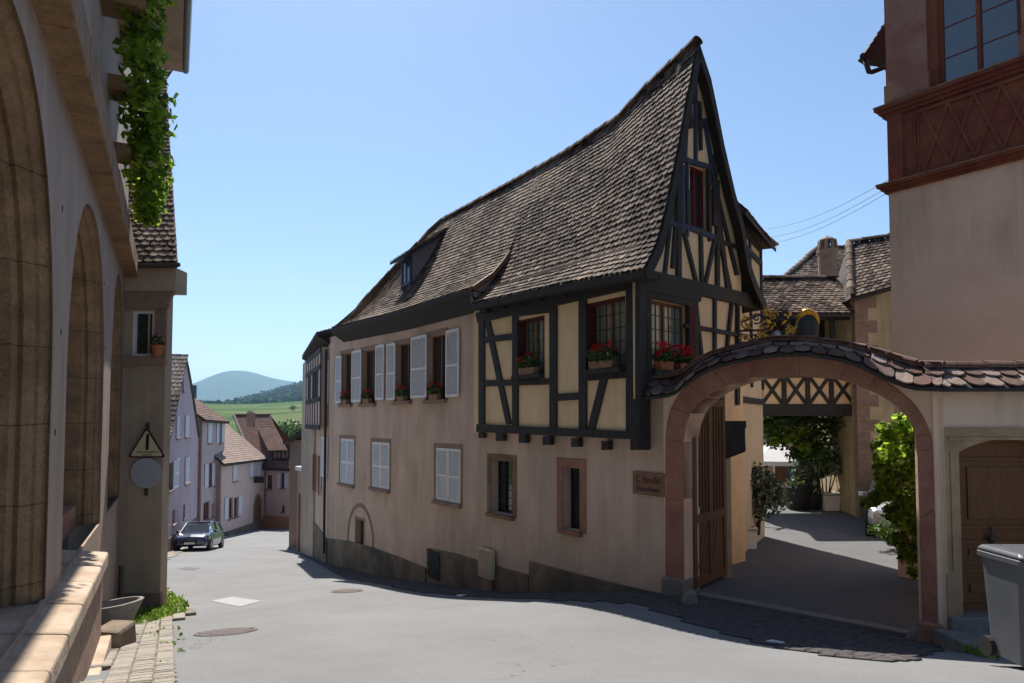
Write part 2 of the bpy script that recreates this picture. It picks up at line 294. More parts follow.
def wallmesh(mb, W, outer, holes=(), thick=.35, rev=None, n=0.0):
    loops = [list(outer)]+[list(h) for h in holes]
    rev = rev if rev is not None else thick
    def face(nn_, lps):
        tr = tessellate_polygon([[Vector((a, b, 0)) for a, b in l] for l in lps])
        flat = [p for l in lps for p in l]; i = len(mb.v)
        mb.v += [tuple(W.pt(a, b, nn_)) for a, b in flat]; mb.t += [.5]*len(flat)
        for t in tr: mb.f.append(tuple(i+k for k in t))
    face(n, loops); face(n-thick, loops)
    for li, l in enumerate(loops):
        dpt = thick
        for k in range(len(l)):
            a, b = l[k], l[(k+1) % len(l)]
            mb.poly([W.pt(*a, n), W.pt(*b, n), W.pt(*b, n-dpt), W.pt(*a, n-dpt)])
def rect(s0, s1, z0, z1): return [(s0, z0), (s1, z0), (s1, z1), (s0, z1)]
def prect(W, x0, x1, y0, y1, n=0):        # pixel box -> wall rectangle
    xm, ym = (x0+x1)/2, (y0+y1)/2
    a = W.uv(x0, ym, n)[0]; b = W.uv(x1, ym, n)[0]; t = W.uv(xm, y0, n)[1]; u = W.uv(xm, y1, n)[1]
    return (min(a, b), max(a, b), min(t, u), max(t, u))

# ---------------------------------------------------------------- roof tiles
def tiles(mb, S, la, lb, w=.17, e=.15, th=.016, jit=.3, rnd=None, patch=True):
    """S(a,b): a,b in 0..1 -> point.  la, lb lengths in metres"""
    R = rnd or RN; nr = max(2, int(lb/e)); nc = max(2, int(la/w))
    shape = [(-.47, .30), (-.40, .12), (-.22, .0), (0, -.05), (.22, .0), (.40, .12), (.47, .30), (.47, 1.5), (-.47, 1.5)]
    for j in range(nr):
        b0 = j/nr; off = .5 if j % 2 else 0
        for i in range(nc+1):
            a0 = (i+off)/nc
            half = 1.
            if a0 > 1+.01/nc: continue
            if a0 > 1-.3/nc: a0 = 1-.25/nc; half = .5
            elif a0 < .3/nc: a0 = .25/nc; half = .5
            P = S(min(max(a0, 0), 1), b0)
            u = (S(min(a0+.01, 1), b0)-S(max(a0-.01, 0), b0))
            if u.length < 1e-5: continue
            sp = u.length/((min(a0+.01, 1)-max(a0-.01, 0))*nc)
            if sp < w*.35: 
                if i % 3: continue
            u.normalize()
            v = (S(min(max(a0, 0), 1), min(b0+.02, 1))-S(min(max(a0, 0), 1), max(b0-.005, 0)))
            rs = v.length/((min(b0+.02, 1)-max(b0-.005, 0))*nr)
            if v.length < 1e-5: continue
            v.normalize(); n = u.cross(v)
            if n.z < 0: n = -n
            n.normalize()
            ww = min(max(sp, w*.5), w*1.6)*(1+R.uniform(-.02, .02))*half; hh = min(max(rs, e*.25), e*1.5)
            dx = R.uniform(-.06, .06)*w; dy = R.uniform(-.10, .10)*e; rot = R.uniform(-.03, .03); lift = R.uniform(0, .008)
            t = R.random()
            if patch:
                q = noise.noise(P*.55)+.6*noise.noise(P*1.7)
                t = min(max(.34+.40*q+R.uniform(-.34, .34), 0), .86)
                if R.random() < .006: t = .93
            k = len(mb.v); pts = []
            for (x, y) in shape:
                X = x*ww+dx-y*hh*rot; Y = y*hh+dy
                ln = th*2.1*(1.5-max(y, 0))/1.5+lift*(1-y/1.5)
                pts.append(P+u*X+v*Y+n*ln)
            low = [p-n*th for p in pts[:7]]
            mb.v += [tuple(p) for p in pts]+[tuple(p) for p in low]; mb.t += [t]*16
            mb.f.append(tuple(range(k, k+9)))
            for q2 in range(6): mb.f.append((k+q2, k+9+q2, k+10+q2, k+q2+1))
def slab(mb, S, na=12, nb=8, drop=.02, th=.10):
    G = [[S(i/na, j/nb) for j in range(nb+1)] for i in range(na+1)]
    z = Vector((0, 0, -drop)); y = Vector((0, 0, -drop-th))
    for i in range(na):
        for j in range(nb):
            c = [G[i][j], G[i+1][j], G[i+1][j+1], G[i][j+1]]
            mb.poly([p+z for p in c]); mb.poly([p+y for p in reversed(c)])
    bd = [G[i][0] for i in range(na+1)]+[G[na][j] for j in range(1, nb+1)]+[G[i][nb] for i in range(na-1, -1, -1)]+[G[0][j] for j in range(nb-1, 0, -1)]
    for k in range(len(bd)):
        a, b = bd[k], bd[(k+1) % len(bd)]; mb.poly([a+z, b+z, b+y, a+y])
def ridge_tiles(mb, pts, r=.11, L=.38, seg=6):
    pts = [Vector(p) for p in pts]
    for a, b in zip(pts, pts[1:]):
        d = b-a; n = max(1, int(d.length/L)); u = d.normalized(); sd_ = u.cross(Vector((0, 0, 1))).normalized(); up = sd_.cross(u)
        for k in range(n):
            p = a+d*(k/n); q = a+d*((k+1.08)/n); t = RN.uniform(.1, .8); jz = RN.uniform(0, .015)
            rs = []
            for c, rr in ((p, r*1.08), (q, r*.92)):
                rs.append([c+sd_*math.cos(math.pi*m/seg)*rr+up*(math.sin(math.pi*m/seg)*rr-.03+jz) for m in range(seg+1)])
            mb.rings(rs, False, t, False)
            rs2 = [rs[0], [x+(c2-x)*.12 for x, c2 in zip(rs[0], [p]*(seg+1))]]
            mb.rings(rs2, False, t, False)
def plane4(e0, e1, t0, t1):
    e0, e1, t0, t1 = map(Vector, (e0, e1, t0, t1))
    return lambda a, b: (e0*(1-a)+e1*a)*(1-b)+(t0*(1-a)+t1*a)*b
def polyline(pts):
    pts = [Vector(p) for p in pts]; L = [0]
    for a, b in zip(pts, pts[1:]): L.append(L[-1]+(b-a).length)
    def f(t):
        d = min(max(t, 0), 1)*L[-1]
        for k in range(len(pts)-1):
            if d <= L[k+1]+1e-9: return pts[k].lerp(pts[k+1], (d-L[k])/max(L[k+1]-L[k], 1e-9))
        return pts[-1].copy()
    f.len = L[-1]; return f
def roofpart(root, S, la, lb, m='tile', w=.17, e=.15, slabth=.1, name='roof', ridge=None, na=12, nb=8, parent=None):
    mb = MB(); slab(mb, S, na, nb, .02, slabth)
    r = mb.build(name, 'roofunder', parent or root)
    t = MB(); tiles(t, S, la, lb, w, e); 
    t.build('roof_tiles' if parent is None else 'tile_covering', m, r if parent is None else parent, recalc=False)
    if ridge:
        k = MB(); ridge_tiles(k, ridge); k.build('ridge_tiles', m, r if parent is None else parent, recalc=False)
    return r

# ---------------------------------------------------------------- windows, shutters, plants
def shutter(root, W, s0, s1, z0, z1, n=.03, m='white', name='shutter', slats=True, mid=True):
    mb = MB(); t = .035; f = min(.06, (s1-s0)*.16); 
    mb.box(W, s0, s0+f, z0, z1, n, n+t); mb.box(W, s1-f, s1, z0, z1, n, n+t)
    zs = [z0, z1-f*1.2]+([(z0*.55+z1*.45)] if mid else [])
    for z in zs: mb.box(W, s0+f, s1-f, z, z+f*1.2, n+.002, n+t-.002)
    if slats:
        step = .055; k = int((z1-z0)/step)
        for i in range(k):
            z = z0+f+(z1-z0-2*f)*(i+.5)/k
            mb.prism(W, [(s0+f, z-.018), (s1-f, z-.018), (s1-f, z+.004), (s0+f, z+.004)], n+.004, n+.010)
            a = [W.pt(s0+f, z-.02, n+.03), W.pt(s1-f, z-.02, n+.03), W.pt(s1-f, z+.022, n+.006), W.pt(s0+f, z+.022, n+.006)]
            mb.poly(a)
    else: mb.box(W, s0+f, s1-f, z0+f, z1-f, n+.008, n+.02)
    return mb.build(name, m, root)
def window(root, W, s0, s1, z0, z1, n=0., depth=.18, pane='glass', frame='brownwood', fw=.05, cols=2, bars=0, sill=None, surround=None, sw=.12, lead=None, proud=.02, frn=.04, top=True):
    """window part: pane + frame/sill/surround sub-parts, seated in its recess"""
    mb = MB(); d = n-depth; mb.box(W, s0+.002, s1-.002, z0+.002, z1-.002, d-.02, d)
    p = mb.build('window', pane, root)
    fr = MB()
    fr.box(W, s0, s0+fw, z0, z1, d, d+frn); fr.box(W, s1-fw, s1, z0, z1, d, d+frn)
    fr.box(W, s0+fw, s1-fw, z0, z0+fw, d+.001, d+frn-.001); fr.box(W, s0+fw, s1-fw, z1-fw, z1, d+.001, d+frn-.001)
    for c in range(1, cols):
        x = s0+(s1-s0)*c/cols; fr.box(W, x-fw*.6, x+fw*.6, z0+fw, z1-fw, d+.002, d+frn+.006)
    fr.build('frame', frame, p)
    if bars or lead:
        lb = MB(); k = bars or lead
        for i in range(1, k):
            z = z0+(z1-z0)*i/k; lb.box(W, s0+fw, s1-fw, z-.007, z+.007, d+.003, d+.014)
        if lead:
            nv = cols*3
            for i in range(1, nv):
                if i % 3 == 0: continue
                x = s0+(s1-s0)*i/nv; lb.box(W, x-.006, x+.006, z0+fw, z1-fw, d+.004, d+.015)
        lb.build('glazing_bars', 'black' if lead else frame, p)
    if sill:
        sb = MB(); sb.box(W, s0-.08, s1+.08, z0-.10, z0-.001, n-.05, n+.11); sb.build('sill', sill, p, bevel=.012)
    if surround:
        sr = MB(); j = .0
        sr.box(W, s0-sw, s0, z0-.02, z1+sw, n-.02, n+proud); sr.box(W, s1, s1+sw, z0-.02, z1+sw, n-.02, n+proud)
        sr.box(W, s0, s1, z1, z1+sw, n-.02, n+proud-.001)
        if not sill: sr.box(W, s0, s1, z0-sw, z0, n-.02, n+proud-.001)
        sr.build('surround', surround, p, bevel=.01)
    return p
def leafcloud(mb, c, rad, n, size, R=None, flat=.6, shell=.5, tb=None):
    R = R or RN; c = Vector(c); rad = Vector(rad)
    for _ in range(n):
        d = Vector((R.gauss(0, 1), R.gauss(0, 1), R.gauss(0, 1)))
        if d.length < 1e-3: continue
        d.normalize(); r = R.uniform(shell, 1)**.6*(1+.25*noise.noise(d*2.3+c))
        p = c+Vector((d.x*rad.x, d.y*rad.y, d.z*rad.z))*r
        u = Vector((R.gauss(0, 1), R.gauss(0, 1), R.gauss(0, .6))).normalized(); nrm = (d+Vector((R.gauss(0, .6), R.gauss(0, .6), R.gauss(.2, .6)))).normalized()
        v = nrm.cross(u)
        if v.length < .05: continue
        v.normalize(); u = v.cross(nrm); s = size*R.uniform(.6, 1.3); t = tb if tb is not None else R.random()
        mb.poly([p-u*s*.5, p+v*s*.32-u*.1*s, p+u*s*.55, p-v*s*.32-u*.1*s], t)
def flowerbox(W, sx, z, n, width, label, pot='basket', bloom='red_bloom', dens=1., group='geranium boxes on the half-timbered house', hh=.16, dpt=.16, nb=16):
    c = W.pt(sx, z, n); r = thing('flower_box', label, 'flower box', c, group)
    mb = MB(); w = width/2
    mb.prism(W, [(sx-w*.9, z), (sx+w*.9, z), (sx+w, z+hh), (sx-w, z+hh)], n, n+dpt); mb.build('planter_box', pot, r, bevel=.012)
    lf = MB()
    k = max(2, int(width/.16))
    for i in range(k):
        x = sx-w+width*(i+.5)/k
        leafcloud(lf, W.pt(x, z+hh+.10+RN.uniform(-.02, .04), n+dpt*.6), (.14, .14, .15), int(130*dens), .075)
    lf.build('foliage', 'leaf', r, recalc=False)
    for i in range(nb):
        fb = MB()
        x = sx+RN.uniform(-w, w)*1.05; cc = W.pt(x, z+hh+RN.uniform(.1, .34), n+dpt*.6+RN.uniform(-.06, .12))
        leafcloud(fb, cc, (.045, .045, .04), 26, .035); fb.build('bloom', bloom, r, recalc=False)
    return r

# ---------------------------------------------------------------- the main planes
P0 = Vector((2.73, 12.24))
W0 = Wall(P0, (-.555, .832))                      # street front of the half-timbered house
WS = Wall((hx(925, 9.5), 9.5), (2.98-hx(925, 9.5), 12.0-9.5))   # gateway wall, s runs from right pillar to left
kink = W0.uv(329, 422)[0]
K = W0.pt(kink, 0)
W1 = Wall((K.x, K.y), (-.368, .93))               # the far end turns with the street
WL0 = Wall((-1.14, 0), (-.435, .9)); 
WL0.n = Vector((.9, .435)).normalized()
# ---------------------------------------------------------------- terrain
base_pix = [(665, 594), (600, 592), (531, 594), (460, 588), (387, 578), (335, 566)]
CP = [(0, 0, -1.65), (0, -6, -1.1), (-4, -3, -1.5), (6, 0, -1.6), (6, -6, -1.0), (4.7, 6.7, -2.33), (0, 8, -2.7), (2.2, 9.3, -2.86), (12, 6, -2.35),
      (5.7, 9.3, -2.96), (3.0, 11.9, -2.99), (8.5, 9.3, -2.85),
      (-4, 18, -4.15), (-9, 24, -5.0), (-9, 30, -5.8), (-16.8, 38.5, -7.0), (-13, 39, -7.0), (-20, 58, -8.95), (-10, 60, -9.2), (-28, 50, -8.4), (-35, 20, -4.6), (15, 14, -3.3), (0, 45, -7.8), (20, 40, -7), (0, 85, -12), (-40, 85, -12), (30, 0, -1.6), (30, 80, -11)]
for p in base_pix:
    s_, z_ = W0.uv(*p); q = W0.pt(s_, z_); CP.append(tuple(q))
s_, z_ = W1.uv(303, 553); q = W1.pt(s_, z_); CP.append(tuple(q))
le = at(103, 655, 9.2); CP.append(tuple(le)); CP.append(tuple(at(120, 640, 10.6)))
CP.append(tuple(at(160, 611, 15.3))); CP.append(tuple(at(183, 683, 7.1))); CP.append(tuple(at(178, 622, 13.2)))
CP = np.array(CP, float)
def tps(r2): return np.where(r2 > 1e-9, r2*np.log(r2+1e-12)*.5, 0)
_n = len(CP); _d = ((CP[:, None, :2]-CP[None, :, :2])**2).sum(-1)
_A = np.zeros((_n+3, _n+3)); _A[:_n, :_n] = tps(_d)+np.eye(_n)*.6; _A[:_n, _n] = 1; _A[:_n, _n+1:] = CP[:, :2]; _A[_n, :_n] = 1; _A[_n+1:, :_n] = CP[:, :2].T
_w = np.linalg.solve(_A, np.concatenate([CP[:, 2], [0, 0, 0]]))
def H(x, y):
    r2 = (CP[:, 0]-x)**2+(CP[:, 1]-y)**2
    return float((tps(r2)*_w[:_n]).sum()+_w[_n]+_w[_n+1]*x+_w[_n+2]*y)
def gpix(px, py, dz=0, y0=3., y1=90.):            # pixel -> point on the street
    r = ray(px, py); lo = y0
    y = y0
    while y < y1:
        p = r*(y/r.y)
        if p.z < H(p.x, p.y)+dz: 
            for _ in range(12):
                m = (lo+y)/2; p = r*(m/r.y)
                if p.z < H(p.x, p.y)+dz: y = m
                else: lo = m
            return p
        lo = y; y += .25
    return r*(y1/r.y)
mb = MB(); xs = list(np.arange(-14, -8, .5))+list(np.arange(-8, 7, .2))+list(np.arange(7, 14.01, .5)); xs = list(np.arange(-60, -14, 2.))+xs+list(np.arange(16, 41, 2.)); ys = list(np.arange(-8, 5, .5))+list(np.arange(5, 18, .2))+list(np.arange(18, 30, .5))+list(np.arange(30, 92, 1.5))
for y in ys:
    for x in xs: mb.v.append((x, y, H(x, y))); mb.t.append(.5)
nx = len(xs)
for j in range(len(ys)-1):
    for i in range(nx-1): mb.f.append((j*nx+i, j*nx+i+1, (j+1)*nx+i+1, (j+1)*nx+i))
mb.build('street', 'asphalt', smooth=True, kind='structure')
CZ = -2.955                                        # courtyard level

def pin(poly, x, y):
    c = False; n = len(poly); j = n-1
    for i in range(n):
        xi, yi = poly[i]; xj, yj = poly[j]
        if (yi > y) != (yj > y) and x < (xj-xi)*(y-yi)/(yj-yi)+xi: c = not c
        j = i
    return c
def setts(name, poly, d, m, lw=.20, lh=.13, gap=.012, hf=None, base='earth', lift=.02, rise=.03):
    """rows of stone setts filling a plan polygon; d = direction of the rows"""
    hf = hf or H; d = Vector(d).normalized(); e = Vector((-d.y, d.x)); mb = MB()
    cx = sum(p[0] for p in poly)/len(poly); cy = sum(p[1] for p in poly)/len(poly)
    us = [(p[0]-cx)*d.x+(p[1]-cy)*d.y for p in poly]; vs = [(p[0]-cx)*e.x+(p[1]-cy)*e.y for p in poly]
    v = min(vs); row = 0
    while v < max(vs):
        hrow = lh*RN.uniform(.9, 1.12); u = min(us)-RN.random()*lw
        while u < max(us):
            l = lw*RN.uniform(.75, 1.3); uc, vc = u+l/2, v+hrow/2
            X, Y = cx+d.x*uc+e.x*vc, cy+d.y*uc+e.y*vc
            if pin(poly, X, Y):
                t = RN.random(); tl = RN.uniform(-.006, .006); cor = []
                for k, (a, b) in enumerate(((-1, -1), (1, -1), (1, 1), (-1, 1))):
                    for inset, dz in ((0, -.05), (0, 0), (.016, .012)):
                        aa = a*(l/2-gap/2-inset)+RN.uniform(-.004, .004); bb = b*(hrow/2-gap/2-inset)+RN.uniform(-.004, .004)
                        x = X+d.x*aa+e.x*bb; y = Y+d.y*aa+e.y*bb
                        cor.append((x, y, hf(x, y)+rise+dz+tl*a))
                k0 = len(mb.v); mb.v += cor; mb.t += [t]*12
                for k in range(4):
                    k2 = (k+1) % 4
                    mb.f.append((k0+k*3, k0+k2*3, k0+k2*3+1, k0+k*3+1)); mb.f.append((k0+k*3+1, k0+k2*3+1, k0+k2*3+2, k0+k*3+2))
                mb.f.append((k0+2, k0+5, k0+8, k0+11))
            u += l
        v += hrow; row += 1
    o = mb.build(name, m, kind='structure')
    bs = MB(); st = .12; X0, X1 = min(p[0] for p in poly), max(p[0] for p in poly); Y0, Y1 = min(p[1] for p in poly), max(p[1] for p in poly)
    # joint bed under the stones
    tr = tessellate_polygon([[Vector((a, b, 0)) for a, b in dense(poly)]])
    pp = dense(poly); k0 = 0
    g = MB(); 
    x = X0
    while x < X1:
        y = Y0
        while y < Y1:
            if all(pin(poly, x+a_, y+b_) for a_ in (-.03, st+.03) for b_ in (-.03, st+.03)): g.poly([(a, b, hf(a, b)+rise-.02) for a, b in ((x, y), (x+st, y), (x+st, y+st), (x, y+st))])
            y += st
        x += st
    g.build(name+'_bed', base, kind='structure')
    return o
def dense(poly): return poly

# left pavement of pale cobbles
pv = [gpix(*p) for p in [(60, 700), (97, 683), (104, 655), (112, 625), (120, 612), (140, 612), (160, 608), (160, 585), (166, 590), (180, 602), (196, 613), (178, 621), (181, 650), (187, 700)]]
PVP = [(p.x, p.y) for p in pv]
_ed = pv[-1]-pv[-3]; setts('left_pavement', PVP, (-_ed.x, -_ed.y), 'cobble', lw=.14, lh=.21, rise=.05)
# a strip of cobbles on the far left in front of the lilac house
pv2 = [gpix(*p) for p in [(160, 551), (158, 566), (166, 560), (186, 549), (186, 545)]]
setts('far_left_pavement', [(p.x, p.y) for p in pv2], (-.3, 1), 'cobble', lw=.3, lh=.3)
# gutter of dark setts along the house and across the gateway
g1 = [gpix(*p) for p in [(303, 556), (322, 566), (352, 580), (400, 589), (470, 597), (560, 601), (640, 606), (700, 626), (780, 648), (850, 660), (910, 662), (936, 652)]]
g2 = [(WS.pt(-.25, 0, .0).x, WS.pt(-.25, 0, 0).y), (WS.pt(-.1, 0, -.35).x, WS.pt(-.1, 0, -.35).y), (WS.pt(3.7, 0, -.35).x, WS.pt(3.7, 0, -.35).y), (WS.pt(3.75, 0, .1).x, WS.pt(3.75, 0, .1).y)]
for p in base_pix: 
    s_, z_ = W0.uv(*p, .02); q = W0.pt(s_, z_, .0); g2.append((q.x, q.y))
q = W1.pt(W1.uv(303, 553)[0], 0); g2.append((q.x, q.y))
poly = [(p.x, p.y) for p in g1]+g2
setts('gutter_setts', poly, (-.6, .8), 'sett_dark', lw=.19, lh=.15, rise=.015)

# ================================================================ HILLS
def sm(a, b, x): t = min(max((x-a)/(b-a), 0), 1); return t*t*(3-2*t)
def hillz(x, y):
    r = math.hypot(x, y); th = math.degrees(math.atan2(x, y))
    v = -13.5+sm(150, 1300, r)*44*(1+.12*math.sin(th*.35))+noise.noise(Vector((x*.003, y*.003, 0)))*7*sm(300, 900, r)
    f = sm(1500, 3000, r)*(1-sm(3300, 4600, r))
    hz = 24+100*min(max((th+23)/7, 0), 1.25)
    fz = f*hz*(1+.10*noise.noise(Vector((x*.0015, y*.0015, 3))))
    m = sm(6500, 9000, r)*(1-sm(9600, 12500, r))
    px = 512+700*math.tan(math.radians(max(min(th, 70), -70)))
    peak = 520*math.exp(-((px-232)/56)**2)+400*math.exp(-((px-120)/60)**2)+330*math.exp(-((px-320)/60)**2)+260*math.exp(-((px-480)/150)**2)+260*math.exp(-((px-900)/200)**2)
    mz = m*(peak+60*noise.noise(Vector((x*.0006, y*.0006, 9))))
    return v+fz+mz
hb = MB(); rs_ = [80+ (12500-80)*(k/150)**2.3 for k in range(151)]; ths = [math.radians(-75+150*k/420) for k in range(421)]
for r in rs_:
    for th in ths:
        x, y = r*math.sin(th), r*math.cos(th); z = hillz(x, y)
        if r < 95: z = min(z, -13.5)
        hb.v.append((x, y, z)); hb.t.append(.5)
nth = len(ths)
for j in range(len(rs_)-1):
    for i in range(nth-1): hb.f.append((j*nth+i, j*nth+i+1, (j+1)*nth+i+1, (j+1)*nth+i))
hm = bpy.data.materials.new('hillside'); hm.use_nodes = True; t = hm.node_tree; L = t.links; b = t.nodes['Principled BSDF']; b.inputs['Roughness'].default_value = .95; b.inputs['Specular IOR Level'].default_value = .05
g = nn(t, 'ShaderNodeNewGeometry'); sx = nn(t, 'ShaderNodeSeparateXYZ'); L.new(g.outputs['Position'], sx.inputs[0])
# vineyard parcels: voronoi cells tint, thin rows
vo = nn(t, 'ShaderNodeTexVoronoi'); vo.inputs['Scale'].default_value = .011; L.new(g.outputs['Position'], vo.inputs['Vector'])
vr = nn(t, 'ShaderNodeValToRGB'); e = vr.color_ramp.elements; e[0].color = (.06, .12, .025, 1); e[1].color = (.16, .19, .07, 1); el = e.new(.5); el.color = (.09, .16, .035, 1)
ss = nn(t, 'ShaderNodeSeparateXYZ'); L.new(vo.outputs['Color'], ss.inputs[0]); L.new(ss.outputs[0], vr.inputs[0])
wv = nn(t, 'ShaderNodeTexWave'); wv.inputs['Scale'].default_value = .12; wv.inputs['Distortion'].default_value = .6; L.new(g.outputs['Position'], wv.inputs[0])
mr = nn(t, 'ShaderNodeMixRGB', blend_type='MULTIPLY'); mr.inputs[0].default_value = .45; L.new(vr.outputs[0], mr.inputs[1]); L.new(wv.outputs[0], mr.inputs[2])
fn = nn(t, 'ShaderNodeTexNoise'); fn.inputs['Scale'].default_value = .03; fn.inputs['Detail'].default_value = 8; fn.inputs['Roughness'].default_value = .7; L.new(g.outputs['Position'], fn.inputs[0])
fr = nn(t, 'ShaderNodeValToRGB'); fr.color_ramp.elements[0].position = .38; fr.color_ramp.elements[0].color = (.02, .045, .014, 1); fr.color_ramp.elements[1].position = .64; fr.color_ramp.elements[1].color = (.05, .10, .025, 1); L.new(fn.outputs[0], fr.inputs[0])
ln = nn(t, 'ShaderNodeVectorMath', operation='LENGTH'); L.new(g.outputs['Position'], ln.inputs[0])
na_ = nn(t, 'ShaderNodeTexNoise'); na_.inputs['Scale'].default_value = .004; L.new(g.outputs['Position'], na_.inputs[0])
ma = nn(t, 'ShaderNodeMath', operation='MULTIPLY_ADD'); L.new(na_.outputs[0], ma.inputs[0]); ma.inputs[1].default_value = 500; L.new(ln.outputs['Value'], ma.inputs[2])
mp_ = nn(t, 'ShaderNodeMapRange'); mp_.inputs[1].default_value = 1640; mp_.inputs[2].default_value = 1660; L.new(ma.outputs[0], mp_.inputs[0])
mf = nn(t, 'ShaderNodeMixRGB'); L.new(mp_.outputs[0], mf.inputs[0]); L.new(mr.outputs[0], mf.inputs[1]); L.new(fr.outputs[0], mf.inputs[2]); L.new(mf.outputs[0], b.inputs['Base Color'])
bp = nn(t, 'ShaderNodeBump'); bp.inputs['Strength'].default_value = 1; bp.inputs['Distance'].default_value = 12; L.new(fn.outputs[0], bp.inputs['Height']); L.new(bp.outputs[0], b.inputs['Normal'])
M['hill'] = hm
hb.build('hills', 'hill', smooth=True, kind='structure', recalc=False)
# canopy of the wood on the second ridge, and copses among the vines
wood = MB(); R2 = random.Random(3)
for _ in range(2600):
    th = math.radians(R2.uniform(-28, -12)); r = R2.uniform(1500, 3050); x, y = r*math.sin(th), r*math.cos(th); s = R2.uniform(7, 15)
    leafcloud(wood, (x, y, hillz(x, y)+s*.5), (s, s, s*.8), 9, s*1.0, R2)
wo_ = wood.build('forest', 'forestleaf', kind='stuff', recalc=False); wo_['label'] = 'dark green wood covering the ridge behind the vineyards'; wo_['category'] = 'forest'
def tree(x, y, z, h, r, label, leaf='leaf', n=900, group=None, ls=None, name='tree', R=None):
    t = thing(name, label, 'tree', (x, y, z), group); R = R or random.Random(int(abs(x*13+y*7)))
    tb = MB(); tb.tube([(x, y, z-.3), (x+.1*r, y, z+h*.35), (x, y, z+h*.75)], [h*.035, h*.025, h*.01])
    for k in range(5):
        a = R.uniform(0, 6.28); tb.tube([(x, y, z+h*(.3+.08*k)), (x+math.cos(a)*r*.6, y+math.sin(a)*r*.6, z+h*(.55+.08*k))], [h*.015, h*.004], 5)
    tb.build('trunk', 'bark', t)
    cb = MB()
    for k in range(9):
        a = R.uniform(0, 6.28); q = R.uniform(.1, .6)*r
        leafcloud(cb, (x+math.cos(a)*q, y+math.sin(a)*q, z+h*R.uniform(.45, .85)), (r*.5, r*.5, h*.2), n//9, ls or r*.12, R)
    cb.build('crown', leaf, t, recalc=False); return t
for px, py, Y, h, lb in [(287, 432, 150, 7.5, 'dark round tree below the vineyards beside the narrow brown house'), (296, 428, 170, 8.5, 'dark tree rising between the dormered roof and the house on the right'),
                         (250, 412, 420, 5, 'tiny tree above the ridge of the dormered house'), (293, 408, 700, 8, 'small lone tree in the middle of the green vineyard')]:
    q = at(px, py, Y); tree(q.x, q.y, q.z-h*.7, h, h*.5, lb, n=500, ls=h*.10)

# ================================================================ MAIN HALF-TIMBERED HOUSE
c0 = W0.pt(W0.uv(640, 594)[0], 0); HG = H(c0.x, c0.y)
house = thing('half_timbered_house', 'large pink and cream half-timbered house with a steep tiled gable at the centre', 'house', (c0.x, c0.y, HG))
s_cor = W0.uv(640, 422)[0]; s_t = W0.uv(476, 422)[0]
# openings on the street front (pixel boxes)
upW = [(341.5, 352, 352, 404), (361.5, 375.5, 349.5, 403.5), (395.5, 411, 343.5, 401), (427, 446, 334, 400)]
loW = [(340.5, 354, 438.5, 484), (372, 389.5, 442, 488.5), (436, 460.5, 448, 502)]
M1 = prect(W0, 491, 513, 461, 514); M2 = prect(W0, 563, 580, 468, 530)
NI = prect(W0, 356, 363.5, 520, 549)
up = [prect(W0, *p) for p in upW]; lo = [prect(W0, *p) for p in loW]
zt = .5*(up[1][3]+up[2][3]); zb = .5*(up[1][2]+up[2][2])
up = [(a, b, .6*c+.4*zb, .6*d+.4*zt) for a, b, c, d in up]
t1 = prect(W0, 519, 547, 318, 375); t2 = prect(W0, 588, 628, 300, 369)
ZE = 3.35
outer = [(s_cor-.72, -6.2), (kink, -8), (kink, ZE-.1), (s_t, ZE), (s_cor, 3.3), (s_cor, .42), (s_cor-.72, .42)]
holes = [rect(*r) for r in up+lo+[M1, M2, NI]]+[rect(*t1), rect(*t2)]
mb = MB(); wallmesh(mb, W0, outer, holes, .38); mb.build('street_wall', 'plaster', house)
for r in up: window(house, W0, *r, depth=.22, pane='glass', frame='brownwood', cols=2, sill='brownstone', surround='brownstone', sw=.13, proud=.012)
for r in lo: window(house, W0, *r, depth=.22, pane='dark', frame='brownwood', sill='brownstone', surround='brownstone', sw=.12, proud=.015)
window(house, W0, *M1, depth=.25, pane='glass', frame='black', cols=3, bars=7, fw=.03, sill='tanstone', surround='tanstone', sw=.16, proud=.02)
window(house, W0, *M2, depth=.25, pane='greenglass', frame='black', cols=2, lead=9, fw=.03, sill='redstone', surround='redstone', sw=.2, proud=.02)
window(house, W0, *NI, depth=.2, pane='dark', frame='brownstone', cols=1, fw=.03, surround='brownstone', sw=.10, proud=.01)
# shutters, upper storey (pixel spans) and lower storey
for x0, x1, y0, y1 in [(336, 341.3, 356, 403), (352, 361.3, 350.5, 402), (375.7, 384, 345, 400), (387, 395.3, 343.5, 400), (411.2, 426.7, 336, 398), (446.2, 459, 329.5, 397)]:
    a, b_, c, d = prect(W0, x0, x1, y0, y1, .05); shutter(house, W0, a, b_, c, d, .04)
for (a, b_, c, d) in lo:
    m_ = (a+b_)/2; shutter(house, W0, a+.01, m_-.005, c+.01, d-.01, -.03); shutter(house, W0, m_+.005, b_-.01, c+.01, d-.01, -.03)
for x0, x1, y0, y1 in [(322.5, 330, 362, 404), (322, 328, 437, 478)]:
    a, b_, c, d = prect(W1, x0, x1, y0, y1, .03); b_ = min(b_, b_); shutter(house, W1, max(a, .05), b_, c, d, .03)
# stone relieving arch round the niche
ab = MB(); ac = W0.uv(360.5, 541); rr = (W0.uv(348, 541)[0]-W0.uv(373.5, 541)[0])/2; cxs = (W0.uv(348, 541)[0]+W0.uv(373.5, 541)[0])/2; ztop = W0.uv(361, 505)[1]; z541 = ac[1]
pts = [(cxs-rr, z541-.9)]+[(cxs-rr*math.cos(a), z541+(ztop-z541)*math.sin(a)) for a in [math.pi*k/10 for k in range(11)]]+[(cxs+rr, z541-.9)]
for k in range(len(pts)-1): ab.bar(W0, pts[k], pts[k+1], .13, -.02, .018+.001*(k % 2))
ab.build('relieving_arch', 'brownstone', house)
